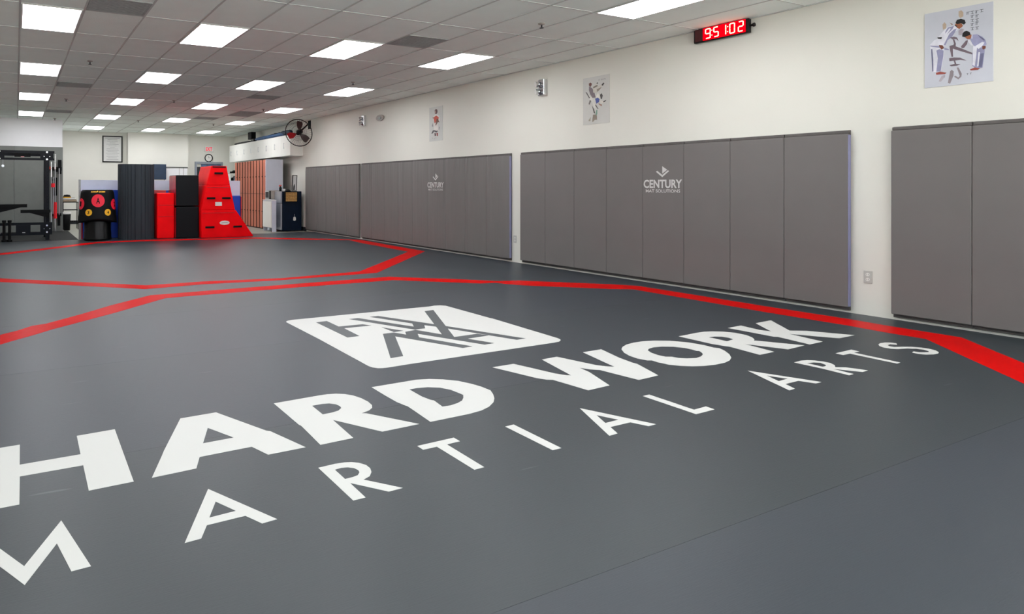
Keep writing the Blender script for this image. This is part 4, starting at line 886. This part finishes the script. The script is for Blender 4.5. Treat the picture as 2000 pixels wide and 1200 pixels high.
obj('nameplate_logo', MB().box(.10, .17, RYF - .019, RYF - .0165, 1.925, 1.945), mat('pale red badge', 'c88080', .4), t)
for z0, z1 in ((.36, .42), (.13, .19)):
    obj('bottom_beam', MB().box(RX0 - .09, RX1 + .13, RYF - .012, RYF - .001, z0, z1), M_navy, t)
obj('bottom_gusset', MB().box(RX1 - .11, RX1 + .14, RYF - .02, RYF - .013, .13, .42), M_navy, t)
obj('bottom_plate', MB().box(0.0, .30, RYF - .016, RYF - .002, .19, .36), M_navy, t)
obj('bottom_logo', MB().box(.13, .19, RYF - .019, RYF - .0165, .185, .20), M_plw, t)
for x in (RX1 + .03,):
    for z in (2.05, 1.885, .345, .19):
        obj('bolt', MB().cyl((x, RYF - .021, z), (x, RYF - .034, z), .021, 14), M_chr, t)
    for z in (1.95, .27):
        for dx in (-.06, .06): obj('bolt', MB().cyl((x + dx, RYF - .021, z), (x + dx, RYF - .03, z), .009, 10), M_chr, t)
for z in (2.05, 1.885, .345, .19): obj('bolt', MB().cyl((-.33, RYF - .021, z), (-.33, RYF - .034, z), .021, 14), M_chr, t)
for z in (2.0, .1):
    for x in (RX0 - .085, RX1): obj('side_beam', MB().box(x + .01, x + .075, RYF + .08, RYB - .08, z, z + .07), M_navy, t)
obj('rear_beam', MB().box(RX0, RX1, RYB - .07, RYB - .01, 2.0, 2.07), M_navy, t)
# spotter arms point towards each other across the opening
obj('spotter_arm', MB().box(RX0, .229, RYF - .09, RYF - .025, .774, .846).prism([(RX0, .773), (.10, .773), (RX0, .64)], [], by3(RYF - .03), 0, .05), M_matt, t)
obj('spotter_arm', MB().box(.093, RX1 + .10, RYF - .09, RYF - .036, .645, .715).prism([(.28, .644), (RX1 + .08, .644), (RX1 + .08, .53), (RX1 - .06, .56)], [], by3(RYF - .04), 0, .04), M_matt, t)
obj('pulley', MB().cyl((-.26, RYF - .03, 1.72), (-.26, RYF - .045, 1.72), .028, 16).tube([(-.26, RYF - .035, 1.86), (-.26, RYF - .035, 1.74)], .004, 6), M_steel, t)
for xq in (-.235, -.125):
    tag(obj('weight_post', MB().cyl((xq, 17.2, .004), (xq, 17.2, .49), .032, 20).cyl((xq, 17.2, .004), (xq, 17.2, .05), .055, 20).cyl((xq, 17.2, .44), (xq, 17.2, .49), .042, 20), M_matt),
        'stubby black post before the rack, %s' % ('cut off side' if xq < -.2 else 'the one nearer the rack upright'), 'weight post', 'stubby black posts in front of the rack')
# bars kept upright against the padding
def barbell(x, z0, z1, label, sleeve, tilt=0.0, red=None, y=20.60):
    t = thing('barbell', label, 'barbell', (x, y, z0), 'bars stored upright beside the rack')
    obj('shaft', MB().cyl((x, y, z0), (x + tilt, y, z1), .013, 12), M_steel, t)
    if sleeve:
        obj('sleeve', MB().cyl((x, y, z1 - .42), (x, y, z1 + .001), .024, 16), M_chr, t)
        obj('sleeve', MB().cyl((x, y, z0 - .001), (x, y, z0 + .36), .024, 16), M_chr, t)
    if red: obj('collar', MB().cyl((x, y - .001, red[0]), (x, y - .001, red[1]), red[2], 20), mat('red rubber', 'e01020', .4), t)
barbell(.965, .004, 2.15, 'long steel bar with a red padded sleeve standing beside the rack', True, red=(.37, .82, .045))
barbell(.87, .19, 1.94, 'shorter steel bar standing between rack and the red padded bar', True)
barbell(.905, .50, 1.52, 'short steel bar with a red collar near its middle', False, .02, red=(1.23, 1.34, .05), y=20.48)
barbell(1.066, .47, 1.76, 'thin steel bar standing nearest the corner of the padding', False)
t = thing('barbell_holder', 'black wall bracket holding the upright bars beside the rack', 'bracket', (.98, 20.78, .4))
obj('upper_bracket', MB().box(.80, 1.14, 20.75, 20.798, 1.70, 1.80).box(1.04, 1.13, 20.70, 20.75, 1.60, 2.0), M_matt, t)
obj('lower_bracket', MB().box(.90, 1.13, 20.75, 20.798, .42, .50).box(1.03, 1.10, 20.69, 20.75, .16, .45), M_matt, t)
obj('pad', MB().box(.93, 1.02, 20.70, 20.798, 1.0, 1.50), M_matt, t)
obj('hook', MB().box(.855, .885, 20.627, 20.7495, 1.72, 1.74), M_matt, t)
obj('hook', MB().box(.985, 1.10, 20.614, 20.6995, 1.66, 1.70), M_matt, t)
obj('hook', MB().box(.90, .95, 20.494, 20.6995, 1.42, 1.45), M_matt, t)
obj('red_clip', MB().cyl((.82, 20.7495, 1.77), (.82, 20.70, 1.77), .045, 16), mat('orange red plastic', 'd8381c', .4), t)

# ------------------------------------------------------------------ corner behind the partition
t = thing('trash_can', 'tall black trash can behind the corner of the padding', 'trash can', (1.30, 21.3, ZF))
obj('bin', MB().lathe((1.30, 21.3, ZF), [(0, 0), (.085, 0), (.115, .52), (.10, .52), (.075, .02), (0, .02)], 24), M_matt, t)
obj('liner', MB().lathe((1.30, 21.3, ZF), [(.118, .47), (.124, .50), (.118, .53), (.10, .525)], 24), M_plw, t)
t = thing('wire_rack', 'black wire rack on legs beside the trash can', 'rack', (1.45, 21.9, ZF))
for x in (1.23, 1.63):
    for yv in (21.7, 22.15): obj('leg', MB().cyl((x, yv, ZF), (x, yv, .80), .011, 10), M_matt, t)
for z in (.20, .55, .78):
    sh = MB().box(1.22, 1.64, 21.69, 21.70, z, z + .02).box(1.22, 1.64, 22.15, 22.16, z, z + .02)
    for q in range(9): sh.cyl((1.23 + q * .05, 21.70, z + .01), (1.23 + q * .05, 22.15, z + .01), .004, 6)
    obj('shelf', sh, M_matt, t)
mb = MB(); lump(mb, 1.42, .72, 21.72, 22.1, .20, .0, 6, 10, .1)
t = thing('towel_stack', 'folded beige towels on the wire rack', 'towels', (1.45, 21.9, .802))
obj('towel', MB().box(1.22, 1.60, 21.70, 22.1, .802, .87), mat('beige cloth', '94846f', .9, var=.15, scale=20), t, bevel=.02)
obj('towel', MB().box(1.24, 1.58, 21.71, 22.08, .871, .911), M_plw, t, bevel=.02)
t = thing('cap', 'black cap with a yellow band lying on the towels', 'cap', (1.36, 21.9, .912))
obj('crown', MB().lathe((1.34, 21.85, .912), [(.11, 0), (.112, .03), (.085, .09), (.0, .105)], 24), M_matt, t)
obj('brim', MB().prism([(1.40, 21.76), (1.54, 21.78), (1.56, 21.86), (1.54, 21.92), (1.40, 21.93)], [], lambda u, v, d: (u, v, d), .913, .922), M_matt, t)
obj('band', MB().lathe((1.34, 21.85, .912), [(.113, .012), (.1145, .030), (.111, .034)], 24), M_ylw, t)
